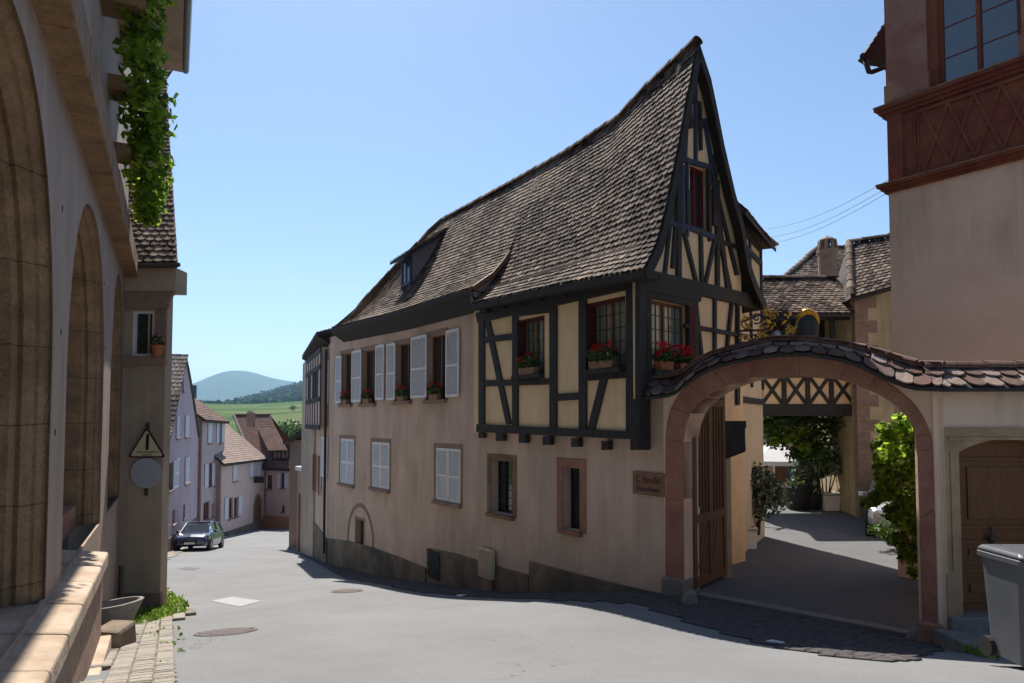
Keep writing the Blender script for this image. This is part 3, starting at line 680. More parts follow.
# damp plinth in two steps
pl = MB()
top1 = W0.q([(329, 538.5), (350, 541), (372, 547), (400, 557), (427, 568)]); top2 = W0.q([(428.5, 548), (455, 553), (478, 560), (505, 568), (530, 575)]); top3 = W0.q([(531, 561), (575, 573), (620, 584), (662, 593.5)])
for tp in (top1, top2, top3):
    bt = [(s, z-3.0) for s, z in reversed(tp)]; pl.prism(W0, tp+bt, -.02, .06)
pl.build('plinth', 'plinth', house)
hp = prect(W0, 428.5, 440, 551, 579, .06); hm_ = MB(); hm_.box(W0, *hp, .05, .075)
for k in (.2, .5, .8): hm_.box(W0, hp[0]-.03, hp[1]+.03, hp[2]+(hp[3]-hp[2])*k-.03, hp[2]+(hp[3]-hp[2])*k+.03, .074, .10)
hm_.build('cellar_hatch', 'timber', house)
# far end of the house, with the jettied timber bay
e1 = W1.uv(303.5, 422)[0]; mb = MB(); wallmesh(mb, W1, [(0, -8), (e1, -8), (e1, 3.2), (0, ZE-.1)], [], .38); 
mb.prism(Wall(W1.pt(e1, 0)[:2], (.85, .5)), [(0, -8), (5, -8), (5, 3.1), (0, 3.1)], 0, -.3)
mb.build('end_wall', 'plaster', house)
pl = MB(); tp = W1.q([(326, 537), (316, 524)]); pl.prism(W1, [(0, tp[0][1]), (e1*.35, tp[1][1]), (e1, tp[1][1]+.1), (e1, -9), (0, -9)], -.02, .05); pl.build('plinth', 'plinth', house)
lw = MB(); lw.box(W1, e1*.42, e1+.02, -8, -.35, .0, .09); lw.build('lower_end_wall', 'beige', house)
jb = MB(); j0 = W1.uv(320.5, 400, .3)[0]; j1 = W1.uv(306.5, 390, .3)[0]; jb.box(W1, j0, j1, -.2, 2.9, 0, .30); jb.build('jettied_bay', 'plaster', house)
for k in range(7):
    s = j0+(j1-j0)*k/6; q = MB(); q.box(W1, s-.045, s+.045, -.2, 2.9, .29, .33); q.build('timber_beam', 'timber_blue', house)
for z in (-.2, .9, 2.15, 2.8): q = MB(); q.box(W1, j0-.05, j1+.05, z-.10, z+.08, .292, .345); q.build('timber_beam', 'timber', house)
for k in (1, 2, 4):
    a = j0+(j1-j0)*k/6+.08; b_ = j0+(j1-j0)*(k+1)/6-.08; q = MB(); q.box(W1, a, b_, 1.0, 2.05, .30, .315); q.build('window', 'dark', house)
for k in (2, 3.2, 4.4):
    a = j0+(j1-j0)*k/6; q = MB(); q.box(W1, a, a+.35, -3.0, -1.4, .085, .11); q.build('shutter', 'redwood', house)
dp = MB(); p_ = W1.pt(j0-.12, 2.8, .12); dp.tube([p_, W1.pt(j0-.12, -5.0, .12)], .05); dp.build('drainpipe', 'black', house)

# --- timber-framed upper storey, street side
def infill(W, pts, n0, n1, m='cream', name='infill_panel'):
    q = MB(); q.prism(W, pts, n0, n1); return q.build(name, m, house)
nT = .0
q = MB(); zl = W0.uv(560, 436)[1]; zj = zl
wallmesh(q, W0, [(s_cor-.02, zl), (s_t, zl+.03), (s_t, 2.95), (s_cor-.02, 3.2)], [rect(*t1), rect(*t2)], .06, n=.062); q.build('timbered_wall', 'cream', house)
def beampx(W, quad, n0=.03, n1=.105, m='timber'):
    q = MB(); n1 = n1+RN.uniform(0, .008); pts = [W.uv(a, b, n1) for a, b in quad]
    q.prism(W, pts, n0, n1); return q.build('timber_beam', m, house, bevel=.008)
def beamc(W, a, b_, wpx, **k):     # centre line and pixel width
    d = Vector((b_[0]-a[0], b_[1]-a[1])); p = Vector((-d.y, d.x)).normalized()*wpx/2
    return beampx(W, [(a[0]-p.x, a[1]-p.y), (a[0]+p.x, a[1]+p.y), (b_[0]+p.x, b_[1]+p.y), (b_[0]-p.x, b_[1]-p.y)], **k)
beamc(W0, (481, 312), (481, 438), 5.5)
beamc(W0, (514.5, 310), (514.5, 430), 5.5); beamc(W0, (552.5, 298), (552.5, 436), 7); beamc(W0, (582, 292), (582, 436), 7.5)
beamc(W0, (637.5, 268), (637.5, 450), 15, n1=.16); beamc(W0, (631, 280), (631, 436), 11)
beamc(W0, (476, 318), (640, 281.5), 10, n1=.12); beamc(W0, (476, 428), (645, 436), 8, n1=.13)
beamc(W0, (483, 340), (512, 336.5), 6); beamc(W0, (483, 383.5), (549, 381.5), 6, n1=.10); beamc(W0, (556, 397.5), (579, 396), 7)
beamc(W0, (585, 377.5), (631, 374), 7, n1=.10); beamc(W0, (517, 314), (549, 310), 5); beamc(W0, (585, 294), (630, 287), 4)
beamc(W0, (487, 322), (508, 424), 5); beamc(W0, (604, 375), (589.5, 433), 7)
for x, y in ((499, 436), (522, 438), (546, 440), (574.5, 442), (604.5, 445)): beamc(W0, (x, y-4), (x, y+5), 7, n1=.15)
for i, x in enumerate((483, 500, 516.5, 537, 560, 585, 612)):     # joist ends under the eaves
    y = 300-(x-500)*.215; beamc(W0, (x, y-9), (x, y+9), 7, n1=.2)
for r in (t1, t2):
    w_ = window(house, W0, *r, n=.06, depth=.22, pane='curtain', frame='brownwood', cols=2, lead=5, fw=.045)
    q = MB(); q.box(W0, r[0]-.0, r[1]+.0, r[2]-.09, r[2]-.002, -.1, .22); q.build('sill', 'timber', w_)
    q = MB(); q.box(W0, r[1]-.09, r[1]-.003, r[2], r[3], -.14, .05); q.build('lining', 'red_paint', w_)
    q = MB(); q.box(W0, r[0]+.003, r[0]+.03, r[2], r[3], -.14, .05); q.box(W0, r[0]+.03, r[1]-.09, r[3]-.05, r[3]-.003, -.14, .05); q.build('lining', 'red_paint', w_)

# --- gable
E0 = W0.pt(W0.uv(644, 400, .45)[0], 0, .45)
Wr = Wall((E0.x, E0.y), (.715, .70))               # plane of the roof edge
rd = Vector((-.555, .832)); OV = .24
Wg = Wall((E0.x+rd.x*OV, E0.y+rd.y*OV), (.715, .70))   # gable wall plane
Lr = [(643.5, 269), (651, 255.5), (658, 241), (665.5, 212), (669.5, 192), (678.5, 148), (687, 100), (698, 42)]
Rr = [(698, 42), (709.7, 78), (716, 108), (723, 144), (734, 192), (742.6, 223), (749, 262), (756, 282), (766, 303)]
LrU = [Wr.uv(*p) for p in Lr]; RrU = [Wr.uv(*p) for p in Rr]
apex = LrU[-1]
def interp(pts, x, ix=0, iy=1):
    pts = sorted(pts, key=lambda p: p[ix])
    if x <= pts[0][ix]: return pts[0][iy]
    for a, b_ in zip(pts, pts[1:]):
        if x <= b_[ix]: return a[iy]+(b_[iy]-a[iy])*(x-a[ix])/max(b_[ix]-a[ix], 1e-9)
    return pts[-1][iy]
gbase = -.6
gp = [(s, z-.10) for s, z in LrU if z > 2.9]+[(s, z-.12) for s, z in RrU[1:] if s < 4.15]
sR = 3.95
sL = Wg.uv(645, 400)[0]
gp = [(s+.10 if z < apex[1]-.6 and s < apex[0] else s, z) for s, z in gp]
gp = [(max(s, sL), z-(.16 if abs(s-apex[0]) < .25 else 0)) for s, z in gp]
gp = [p for p in gp if p[0] < sR]; zr = interp(RrU, sR)-.14
GW = prect(Wg, 690, 708.5, 166, 231); G2 = prect(Wg, 649, 688, 302, 371)
outerg = [(.95, -3.3), (.95, .42), (sL, .42), (sL, gp[0][1])]+gp+[(sR, zr), (sR, -3.3)]
def wall_above(W, o, hs, th, m, name): q = MB(); wallmesh(q, W, o, hs, th); return q.build(name, m, house)
wall_above(Wg, outerg, [rect(*GW), rect(*G2)], .25, 'cream', 'gable_wall')
gk = dict(n0=-.02, n1=.05)
for a, b_, w in [((645, 275), (762, 303), 13), ((646, 285), (702, 297), 10)]: beamc(Wg, a, b_, w, n0=-.02, n1=.075)
B = []
# verticals and braces above the tie beam (pixels)
B += [((674, 268), (684, 130), 5.5), ((680, 274), (680, 170), 6), ((703, 280), (702, 232), 4), ((719, 283), (718.5, 185), 4.5)]
B += [((697, 280), (684.5, 229), 4), ((707, 282), (716, 240), 4), ((666.5, 269), (676, 180), 4), ((732, 292), (718, 225), 3.5), ((737, 270), (720, 200), 3.5), ((729, 288), (712.5, 160), 4.5)]
B += [((664, 220), (676, 224), 6), ((682, 224), (718, 238), 7), ((725, 242), (737, 246), 5), ((681, 158), (712, 167), 6.5), ((687, 117), (709, 127), 5), ((689, 97), (702, 104), 4.5),
      ((692, 128), (691, 90), 4), ((702, 150), (701, 105), 3.5), ((686, 160), (687.5, 128), 4), ((697, 162), (696.5, 75), 3.5), ((713, 165), (706, 118), 3.5), ((684, 170), (684, 228), 4.5), ((710, 170), (711, 236), 4), ((688.5, 162), (688.5, 232), 2.5), ((717, 150), (716.5, 210), 4)]
B += [((691, 292), (691, 410), 4.5), ((716, 300), (716, 400), 3.5), ((739, 308), (739, 400), 4), ((696, 294), (705, 375), 3.5), ((733, 305), (725, 380), 3.5), ((691, 326), (744, 335.5), 5.5), ((692, 362), (740, 366), 0.1)]
for a, b_, w in B:
    if min(a[1], b_[1]) > 130 and w > 1:
        dl = Vector((b_[0]-a[0], b_[1]-a[1])).normalized()*5; a = (a[0]-dl.x, a[1]-dl.y); b_ = (b_[0]+dl.x, b_[1]+dl.y)
    if w > 1: beamc(Wg, a, b_, w*.72, m='timber_blue' if (a[1] < 240 and b_[1] < 240 and a[1] > 155) else 'timber', n0=-.02, n1=.045+RN.uniform(0, .012))
beamc(Wg, (643, 272), (643, 450), 7, n0=-.02, n1=.07)
w_ = window(house, Wg, *GW, depth=.16, pane='glass', frame='red_paint', cols=2, fw=.09, bars=4)
w_ = window(house, Wg, *G2, depth=.16, pane='curtain', frame='brownwood', cols=2, lead=5, fw=.045)
q = MB(); q.box(Wg, G2[0]-.02, G2[1]+.05, G2[2]-.10, G2[2]-.002, -.1, .16); q.build('sill', 'timber', w_)
q = MB(); q.box(Wg, G2[1]-.02, G2[1]+.16, G2[2], G2[3], -.05, .06); q.build('shutter', 'red_paint', house)
q = MB(); q.box(Wg, G2[0]-.12, G2[0]-.002, G2[2]-.1, G2[3]+.3, -.02, .065); q.box(Wg, G2[0]-.1, G2[1]+.2, G2[3], G2[3]+.16, -.02, .06); q.box(Wg, G2[1]+.16, G2[1]+.30, G2[2]-.1, G2[3]+.2, -.02, .062); q.build('timber_beam', 'timber', house)
for x0, x1 in ((684.6, 688.6), (711, 714.5)):
    a = prect(Wg, x0, x1, 190, 226); q = MB(); q.box(Wg, *a, .0, .06); q.build('shutter', 'black', house)

# --- roof: ridge, hip and eaves
def W0at(px, py, n): s, z = W0.uv(px, py, n); return W0.pt(s, z, n)
A0 = Wr.pt(*apex); nA = (Vector((A0.x, A0.y))-W0.p).dot(W0.n)
ridge_px = [(649.6, 87), (618.8, 120), (561.8, 157), (509, 186), (443, 221)]
rp = []
for px, py in ridge_px: rp.append(W0at(px, py, nA+(-2.3-nA)*(698-px)/(698-443)))
hip_px = [(430, 232, -2.1), (419, 244.5, -1.85), (398, 265.6, -1.4), (363, 303, -.55), (353, 316, -.2), (333, 327, .47)]
hp_ = [W0at(a, b_, c) for a, b_, c in hip_px]
eL = [W0at(472, 287.5, .5), W0at(393, 312.5, .5), W0at(331, 328, .5)]
eR = [Wr.pt(*LrU[0]), W0at(560, 284, .45), W0at(470, 303.5, .45)]
jx, jy = 537, 232                                  # where the two roof slopes part
nj = -.62
topc = polyline([A0]+rp+hp_)
sAx = (A0-Vector((W0.p.x, W0.p.y, 0))); 
def s_of(p): return (Vector((p.x, p.y))-W0.p).dot(W0.d)
allT = [A0]+rp+hp_; ST = [s_of(p) for p in allT]
def topat(s):
    if s <= ST[0]: return allT[0]
    for k in range(len(allT)-1):
        if s <= ST[k+1]: return allT[k].lerp(allT[k+1], (s-ST[k])/(ST[k+1]-ST[k]))
    return allT[-1]
# profile from the left rake: fraction out, fraction up
prof = []
for s, z in LrU: prof.append(((s-LrU[0][0])/(apex[0]-LrU[0][0]), (z-LrU[0][1])/(apex[1]-LrU[0][1])))
pa = [0]
for a, b_ in zip(prof, prof[1:]): pa.append(pa[-1]+math.hypot((b_[0]-a[0])*1.7, (b_[1]-a[1])*4.4))
pa = [x/pa[-1] for x in pa]
def profile(b_):
    for k in range(len(pa)-1):
        if b_ <= pa[k+1]: 
            f = (b_-pa[k])/(pa[k+1]-pa[k]); return prof[k][0]*(1-f)+prof[k+1][0]*f, prof[k][1]*(1-f)+prof[k+1][1]*f
    return 1, 1
s_split = s_of(eR[2])
def mk(eave, sA, sB, tA, tB, soft=1.0):
    ev = polyline(eave)
    def S(a, b_):
        e = ev(a); t = topat(tA+(tB-tA)*a); h, v = profile(b_)
        h = h*soft+b_*(1-soft); v = v*soft+b_*(1-soft)
        return Vector((e.x+(t.x-e.x)*h, e.y+(t.y-e.y)*h, e.z+(t.z-e.z)*v))
    return S
tS = s_split+.35
SR = mk(eR, 0, 0, ST[0], tS, 1.0)
_evL = polyline(eL); _eRz = eR[2].z
def SL(a, b_):
    e = _evL(a); s_ = s_of(e); er = W0.pt(s_, _eRz+.25*a, .45); w_ = sm(.05, .55, b_)
    e = e.lerp(er, w_*(1-.6*a)); t = topat(tS-.35+(ST[-1]-tS+.35)*a); h, v = profile(b_); k_ = .55*a
    h = h*(1-k_)+b_*k_; v = v*(1-k_)+b_*k_
    return Vector((e.x+(t.x-e.x)*h, e.y+(t.y-e.y)*h, e.z+(t.z-e.z)*v))
SB = MB
roofR = roofpart(house, SR, 7.2, 5.2, w=.172, e=.148, name='gable_roof', na=16, nb=14, slabth=.12)
roofL = roofpart(house, SL, 11.5, 4.6, w=.172, e=.148, name='long_roof', na=16, nb=14, slabth=.12)
k = MB(); ridge_tiles(k, [A0+Vector((0, 0, .03))]+[p+Vector((0, 0, .03)) for p in rp]+[p+Vector((0, 0, .03)) for p in hp_[:-1]], r=.12); k.build('ridge_tiles', 'tile', roofR, recalc=False)
# back slope, following the right rake
bt = polyline([Wr.pt(*p) for p in RrU]); RL = ST[5]-ST[0]-.1
def SBk(a, b_):
    p = bt(1-b_); d = a*RL; t = topat(ST[0]+d)-A0
    return Vector((p.x+t.x, p.y+t.y, p.z+t.z*b_))
roofpart(house, SBk, RL, 6.2, w=.17, e=.15, name='rear_roof', na=10, nb=14, slabth=.12)
# barge boards
bb = MB()
for pts, sgn in ((LrU, 1), (RrU, 1)):
    for k in range(len(pts)-1):
        a, b_ = pts[k], pts[k+1]
        bb.prism(Wr, [(a[0], a[1]-.02), (b_[0], b_[1]-.02), (b_[0], b_[1]-.02-(.22 if pts is LrU else .2)*1.5), (a[0], a[1]-.02-.22)] if False else [(a[0], a[1]-.03), (b_[0], b_[1]-.03), (b_[0]+(.10 if pts is LrU else -.10), b_[1]-.20), (a[0]+(.10 if pts is LrU else -.10), a[1]-.20)], .0, .035)
bb.build('barge_boards', 'timber', house)
# rear closing wall so that no light leaks through
q = MB(); rb = RrU[-2]; Wb = Wall(Wg.pt(sR, 0)[:2], rd, nrm=(.8, .6)); q.box(Wb, 0, 14, -3.5, zr-.1, -.3, 0); q.build('rear_wall', 'cream', house)
# cove and fascia under the long eave
ev = polyline(eL); fs = MB()
for k in range(14):
    a, b_ = ev(k/14), ev((k+1)/14); n3 = Vector((W0.n.x, W0.n.y, 0)); i_ = -n3*.48
    o1, o2 = a+Vector((0, 0, -.07)), b_+Vector((0, 0, -.07)); m1, m2 = o1-n3*.05+Vector((0, 0, -.13)), o2-n3*.05+Vector((0, 0, -.13)); w1_, w2_ = o1+i_+Vector((0, 0, -.42)), o2+i_+Vector((0, 0, -.42))
    fs.poly([o1, o2, m2, m1]); fs.poly([m1, m2, w2_, w1_]); fs.poly([w1_, w2_, o2+i_, o1+i_]); fs.poly([o1+i_, o2+i_, o2, o1])
fs.build('eaves_cove', 'timber', house, smooth=False)
# fascia of the lower eave on the timbered part
ev = polyline(eR); fs = MB()
for k in range(10):
    a, b_ = ev(k/10), ev((k+1)/10); n3 = Vector((W0.n.x, W0.n.y, 0)); u_ = Vector((0, 0, 1))
    fs.box8([a-u_*.17-n3*.04, b_-u_*.17-n3*.04, b_-u_*.17-n3*.01, a-u_*.17-n3*.01, a-u_*.05-n3*.04, b_-u_*.05-n3*.04, b_-u_*.05-n3*.01, a-u_*.05-n3*.01])
    fs.box8([a-u_*.13-n3*.45, b_-u_*.13-n3*.45, b_-u_*.17-n3*.04, a-u_*.17-n3*.04, a-u_*.05-n3*.45, b_-u_*.05-n3*.45, b_-u_*.10-n3*.04, a-u_*.10-n3*.04])
fs.build('fascia', 'timber', house)
# cheek between the two slopes
c1_ = eL[0]+Vector((0, 0, -.05)); c2_ = SL(0, .62); c3_ = SR(1, .02)
q = MB()
L_ = [SL(0.0, k/14*.5)+Vector((0, 0, -.04)) for k in range(15)]; R_ = [SR(1.0, k/14*.5)+Vector((0, 0, -.1)) for k in range(15)]
for k in range(14): q.poly([L_[k], L_[k+1], R_[k+1], R_[k]])
q.build('roof_cheek', 'mauve', house)
q = MB(); q.tube([p+Vector((.05, -.03, .02)) for p in L_[:11]], .07, 6); q.build('verge_board', 'brownwood', house)
# end roof over the bend
sv_ = W1.uv(302, 357, .5); ev0, ev1 = W1.pt(-.1, eL[2].z, .5), W1.pt(sv_[0], sv_[1], .5)
in0, in1 = W1.pt(.3, eL[2].z+.9, -2.2), W1.pt(e1-.2, ev1.z+.9, -2.2)
roofpart(house, plane4(ev0, ev1, in0, in1), e1+.4, 2.8, name='end_roof', na=6, nb=4)
fs = MB(); n3 = Vector((W1.n.x, W1.n.y, 0))
fs.poly([ev0-Vector((0, 0, .1)), ev1-Vector((0, 0, .1)), ev1-n3*.5-Vector((0, 0, .35)), ev0-n3*.5-Vector((0, 0, .40))]); fs.build('eaves_cove', 'roofunder', house)
q = MB(); q.poly([hp_[-1], in0, in1, hp_[1], hp_[2], hp_[3]]); q.build('hip_closing', 'roofunder', house)

# --- shed dormer on the long roof
def dormer(root, S, a0, a1, bf, hgt, bt_, m='tile', wallm='mauve', cheek='mauve'):
    f0, f1 = S(a0, bf), S(a1, bf); up_ = Vector((0, 0, 1)); t0, t1_ = f0+up_*hgt, f1+up_*hgt; r0, r1 = S(a0, bt_), S(a1, bt_)
    dd = (f1-f0).normalized(); out = Vector((f1.y-f0.y, -(f1.x-f0.x), 0)).normalized()
    if out.dot(Vector((-f0.x, -f0.y, 0))) < 0: out = -out
    q = MB(); q.poly([f0, t0, r0]); q.poly([f1, t1_, r1]); mid = [S(a0, bf+(bt_-bf)*k/6) for k in range(7)]
    q.poly([t0]+[p for p in reversed(mid)]); mid1 = [S(a1, bf+(bt_-bf)*k/6) for k in range(7)]; q.poly([t1_]+[p for p in reversed(mid1)])
    q.poly([f0, f1, t1_, t0]); d_ = q.build('dormer', cheek, root)
    W = Wall((f0.x, f0.y), (f1.x-f0.x, f1.y-f0.y)); W.n = Vector((out.x, out.y)); ln_ = math.hypot(f1.x-f0.x, f1.y-f0.y); z0 = max(f0.z, f1.z)
    z0 = (f0.z+f1.z)/2
    q = MB(); q.box(W, .0, .12, z0, z0+hgt, -.02, .04); q.box(W, ln_-.12, ln_, z0, z0+hgt, -.02, .04); q.box(W, .12, ln_-.12, z0+hgt-.12, z0+hgt, -.02, .038); q.box(W, .12, ln_-.12, z0, z0+.10, -.02, .05); q.box(W, ln_/2-.04, ln_/2+.04, z0+.1, z0+hgt-.12, -.01, .035); q.build('window_frame', 'timber_blue' if m == 'tile' else 'timber', d_)
    q = MB(); q.box(W, .12, ln_-.12, z0+.10, z0+hgt-.12, -.01, .012); q.build('pane', 'glass', d_)
    ov = Vector((out.x, out.y, 0))*.35
    D = plane4(t0-dd*.18+ov-up_*.12, t1_+dd*.18+ov-up_*.12, r0-dd*.18+up_*.03, r1+dd*.18+up_*.03)
    la = (t1_-t0).length+.36; lb = (r0-t0).length+.3
    q = MB(); slab(q, D, 3, 6, .01, .09); q.build('dormer_roof', 'timber', d_)
    q = MB(); tiles(q, D, la, lb, .165, .14); q.build('dormer_tiles', m, d_, recalc=False)
    return d_
# place it where the photograph has it: front foot near (404,285), head near (404,262)
def findab(S, px, py):
    best = None
    for i in range(61):
        for j in range(61):
            p = S(i/60, j/60); c, s = math.cos(PIT), math.sin(PIT); zc = p.y*c+p.z*s; yc = p.z*c-p.y*s
            X = 512+FP*p.x/zc; Y = PCY-FP*yc/zc; d = (X-px)**2+(Y-py)**2
            if best is None or d < best[0]: best = (d, i/60, j/60)
    return best[1:]
def proj(p):
    c, s = math.cos(PIT), math.sin(PIT); zc = p.y*c+p.z*s; yc = p.z*c-p.y*s; return (512+FP*p.x/zc, PCY-FP*yc/zc)
af, bf_ = findab(SL, 412, 284); ah, bh_ = findab(SL, 462, 222)
dormer(house, SL, af, af+.075, bf_, .95, max(bh_, bf_+.3))
# small metal snow hooks / light tiles near (550,205)
# ================================================================ FLOWER BOXES
fbm = [(W0, (up[0][0]+up[0][1])/2, up[0][2]+.0, -.05, .45, 'red geraniums on the sill of the leftmost open upper window'),
       (W0, (up[1][0]+up[1][1])/2, up[1][2], -.05, .5, 'red geraniums on the sill of the second open upper window from the left'),
       (W0, (up[2][0]+up[2][1])/2, up[2][2], -.05, .5, 'geranium box on the third upper window, just left of the widest shutter'),
       (W0, (up[3][0]+up[3][1])/2, up[3][2], -.05, .5, 'bushy red geraniums right of the widest shutter on the pink wall'),
       (W0, (t1[0]+t1[1])/2, t1[2]+.0, .04, .62, 'geranium planter on the left timber-framed window with its dark red lining'),
       (W0, (t2[0]+t2[1])/2, t2[2]+.0, .04, .7, 'geranium planter on the wide leaded window beside the corner post')]
for W, s, z, n, w, lb in fbm: flowerbox(W, s, z, n, w, lb)
a = prect(Wg, 652, 668, 330, 372); flowerbox(Wg, (a[0]+a[1])/2, G2[2], .0, .42, 'left of the two red geranium planters on the gable window', pot='terracotta', nb=26)
a = prect(Wg, 671, 686, 330, 372); flowerbox(Wg, (a[0]+a[1])/2, G2[2], .0, .38, 'right of the two red geranium planters on the gable window', pot='terracotta', nb=26)
# ================================================================ plaque and utility box
a = prect(W0, 632.6, 664, 472.5, 495.5, .04); pq = thing('name_plaque', 'brown wooden plaque with two dark lines of lettering left of the gateway', 'sign', W0.pt((a[0]+a[1])/2, a[2], .01))
q = MB(); q.box(W0, a[0], a[1], a[2], a[3], .004, .04); q.build('board', 'plaque', pq, bevel=.006)
def text(root, W, s, z, n, size, body, m='ink', flip=False, name='lettering'):
    cu = bpy.data.curves.new(name, 'FONT'); cu.body = body; cu.size = size; cu.extrude = .003; cu.align_x = 'CENTER'; cu.align_y = 'CENTER'
    to = bpy.data.objects.new(name, cu); COL.objects.link(to); dg = bpy.context.evaluated_depsgraph_get(); me = bpy.data.meshes.new_from_object(to.evaluated_get(dg)); bpy.data.objects.remove(to)
    mbx = MB(); n3 = Vector((W.n.x, W.n.y, 0)); xd = Vector((0, 0, 1)).cross(n3)      # reads left to right from outside
    c = W.pt(s, z, n)
    for v in me.vertices: mbx.v.append(tuple(c+xd*v.co.x+Vector((0, 0, 1))*v.co.y+n3*v.co.z)); mbx.t.append(.5)
    for f in me.polygons: mbx.f.append(tuple(f.vertices))
    bpy.data.meshes.remove(me)
    return mbx.build(name, m, root, recalc=False)
hc = (a[0]+a[1])/2; hz_ = a[3]-a[2]
text(pq, W0, hc, a[2]+hz_*.67, .041, hz_*.40, 'C. Sendel'); text(pq, W0, hc, a[2]+hz_*.27, .041, hz_*.32, 'Bourgthéroulde' if False else 'Dorotheen')
a = prect(W0, 478.5, 492, 549, 578, .15); ub = thing('utility_box', 'pale utility cabinet against the foot of the pink wall', 'cabinet', W0.pt((a[0]+a[1])/2, a[2], .1))
q = MB(); q.box(W0, a[0], a[1], a[2], a[3], .062, .17); q.build('cabinet_body', 'signcream', ub, bevel=.01)
q = MB(); q.box(W0, a[0]+.03, a[1]-.03, a[2]+.03, a[3]-.03, .17, .178); q.build('cabinet_door', 'palestone', ub, bevel=.003)
q = MB(); q.box(W0, a[0]+.08, a[1]-.08, a[2]-.45, a[2], .062, .12); q.build('cable_duct', 'brownstone', ub)

# ================================================================ GATEWAY
gc = WS.pt(1.8, 0, -.25); gate = thing('arched_gateway', 'wide red sandstone archway with a tile-capped wall in front of the courtyard', 'gateway', (gc.x, gc.y, CZ))
inn = [(683.8, 640), (683.8, 500), (683.8, 441), (686.5, 424), (690.5, 414), (697, 405), (707, 397), (716, 391), (727.5, 385.6), (740, 381), (751, 378), (775, 376.5), (800, 376), (822, 377.5), (840, 380), (856, 384.5), (868, 389.5), (879.5, 395), (890, 401), (901.7, 410.6), (908, 418), (912.8, 427), (916, 437), (917.5, 450), (919.7, 519), (923.5, 660)]
outr = [(665.5, 640), (665, 500), (665, 441), (667, 421), (671, 407), (678.7, 394), (688, 384), (700.6, 375.5), (712, 370), (724, 365), (751, 360), (775, 356), (800, 355.5), (822, 357), (847, 362.5), (862, 368.5), (876.4, 375.7), (887.8, 383), (899, 391), (910, 400), (918, 409), (925, 421), (930, 433), (932.5, 450), (934.5, 510), (940, 660)]
NF = .03
I = [WS.uv(*p) for p in inn]; O_ = [WS.uv(*p, NF) for p in outr]
# resample outer so that rings correspond
wallt = .5
lowL = WS.uv(641, 396)[0]; sRt = WS.uv(940, 500)[0]
topl = [(664, 385), (678, 383), (693, 373), (716, 359), (746.5, 350), (768, 346), (809, 345), (847, 351), (894, 366), (915.6, 373), (942, 374)]
Tp = [WS.uv(*p) for p in topl]
hole = [(min(max(a, .0), 99), b) for a, b in I]
# wall body: arch-shaped notch open at the foot
body = [(Tp[0][0]+.02, -3.6)]+[(Tp[0][0]+.02, Tp[0][1])]+Tp[1:]+[(sRt, Tp[-1][1]), (sRt, -3.6)]+list(reversed([p for p in I[1:-1]]+[]))
body = [(Tp[0][0]+.02, -3.6), (Tp[0][0]+.02, Tp[0][1])]+Tp[1:]+[(Tp[-1][0], -3.6)]+[(I[-1][0], -3.6)]+list(reversed(I[1:-1]))+[(I[1][0], -3.6)]
q = MB(); wallmesh(q, WS, body, [], wallt); q.build('gate_wall', 'salmon', gate)
# voussoirs and jamb stones
def stone_ring(root):
    L1 = polyline([(a, b_, 0) for a, b_ in I]); L2 = polyline([(a, b_, 0) for a, b_ in O_])
    fr_ = []
    idx = [0, 2]+list(range(3, 23, 2))+[23, 25]
    N = len(I); cuts = [(0, 1), (1, 2)]+[(k, k+2) for k in range(2, 22, 2)]+[(22, 23), (23, 24), (24, 25)]
    for n_, (a, b_) in enumerate(cuts):
        a2 = b_
        Pi = I[a:b_+1]; Po = O_[a:b_+1]
        q = MB(); g_ = .004
        poly = Pi+list(reversed(Po)); q.prism(WS, poly, -wallt-.015, NF+RN.uniform(-.004, .006))
        q.t = [RN.random()]*len(q.v)
        q.build('arch_stone', 'redstone', root, bevel=.012)
stone_ring(gate)
for s_, nm in ((O_[0][0]-.0, 0), (O_[-1][0], 1)):
    w_ = .34; q = MB(); s0_ = min(I[0 if nm == 0 else -1][0], s_)-.04; s1_ = max(I[0 if nm == 0 else -1][0], s_)+.05
    q.box(WS, s0_, s1_, -3.5, CZ+.28, -wallt-.03, NF+.05); q.build('pillar_base', 'stone_grey' if nm == 0 else 'redstone', gate, bevel=.03)
# coping: two rows of big tiles and a line of ridge tiles
lowc = [(644.5, 397), (660, 395.5), (674, 393.6), (687.5, 382), (700, 372.5), (716, 365), (746, 358.5), (775, 354), (805, 353), (840, 358), (860, 365), (880, 374.5), (899, 383), (915.6, 387), (944, 388)]
upc = [(649.5, 379), (664, 378.5), (678, 377.5), (693, 367), (705, 360), (716, 354.6), (746.5, 347), (768, 341.5), (809, 341), (847, 347), (870, 351.5), (888, 357), (900, 361), (915.6, 366), (944, 367.5)]
cl = polyline([WS.pt(*WS.uv(*p, .26), .26) for p in lowc]); cu_ = polyline([WS.pt(*WS.uv(*p, -.2), -.2) for p in upc])
SCp = lambda a, b_: cl(1-a).lerp(cu_(1-a), b_)
bl = [p+Vector((-WS.n.x, -WS.n.y, 0))*.46+Vector((0, 0, -.28)) for p in [cu_(k/20) for k in range(21)]]; blf = polyline(bl)
SCb = lambda a, b_: blf(a).lerp(cu_(a), b_)
q = MB(); slab(q, SCp, 30, 2, .0, .05); slab(q, SCb, 30, 2, .0, .05); cp = q.build('coping', 'roofunder', gate)
q = MB(); tiles(q, SCp, cl.len, .52, .235, .19, th=.022, patch=True); tiles(q, SCb, cl.len, .5, .235, .19); q.build('coping_tiles', 'coptile', cp, recalc=False)
q = MB(); ridge_tiles(q, [cu_(k/14)+Vector((0, 0, .02)) for k in range(14, -1, -1)], r=.095, L=.4); q.build('ridge_tiles', 'tile_red', cp, recalc=False)
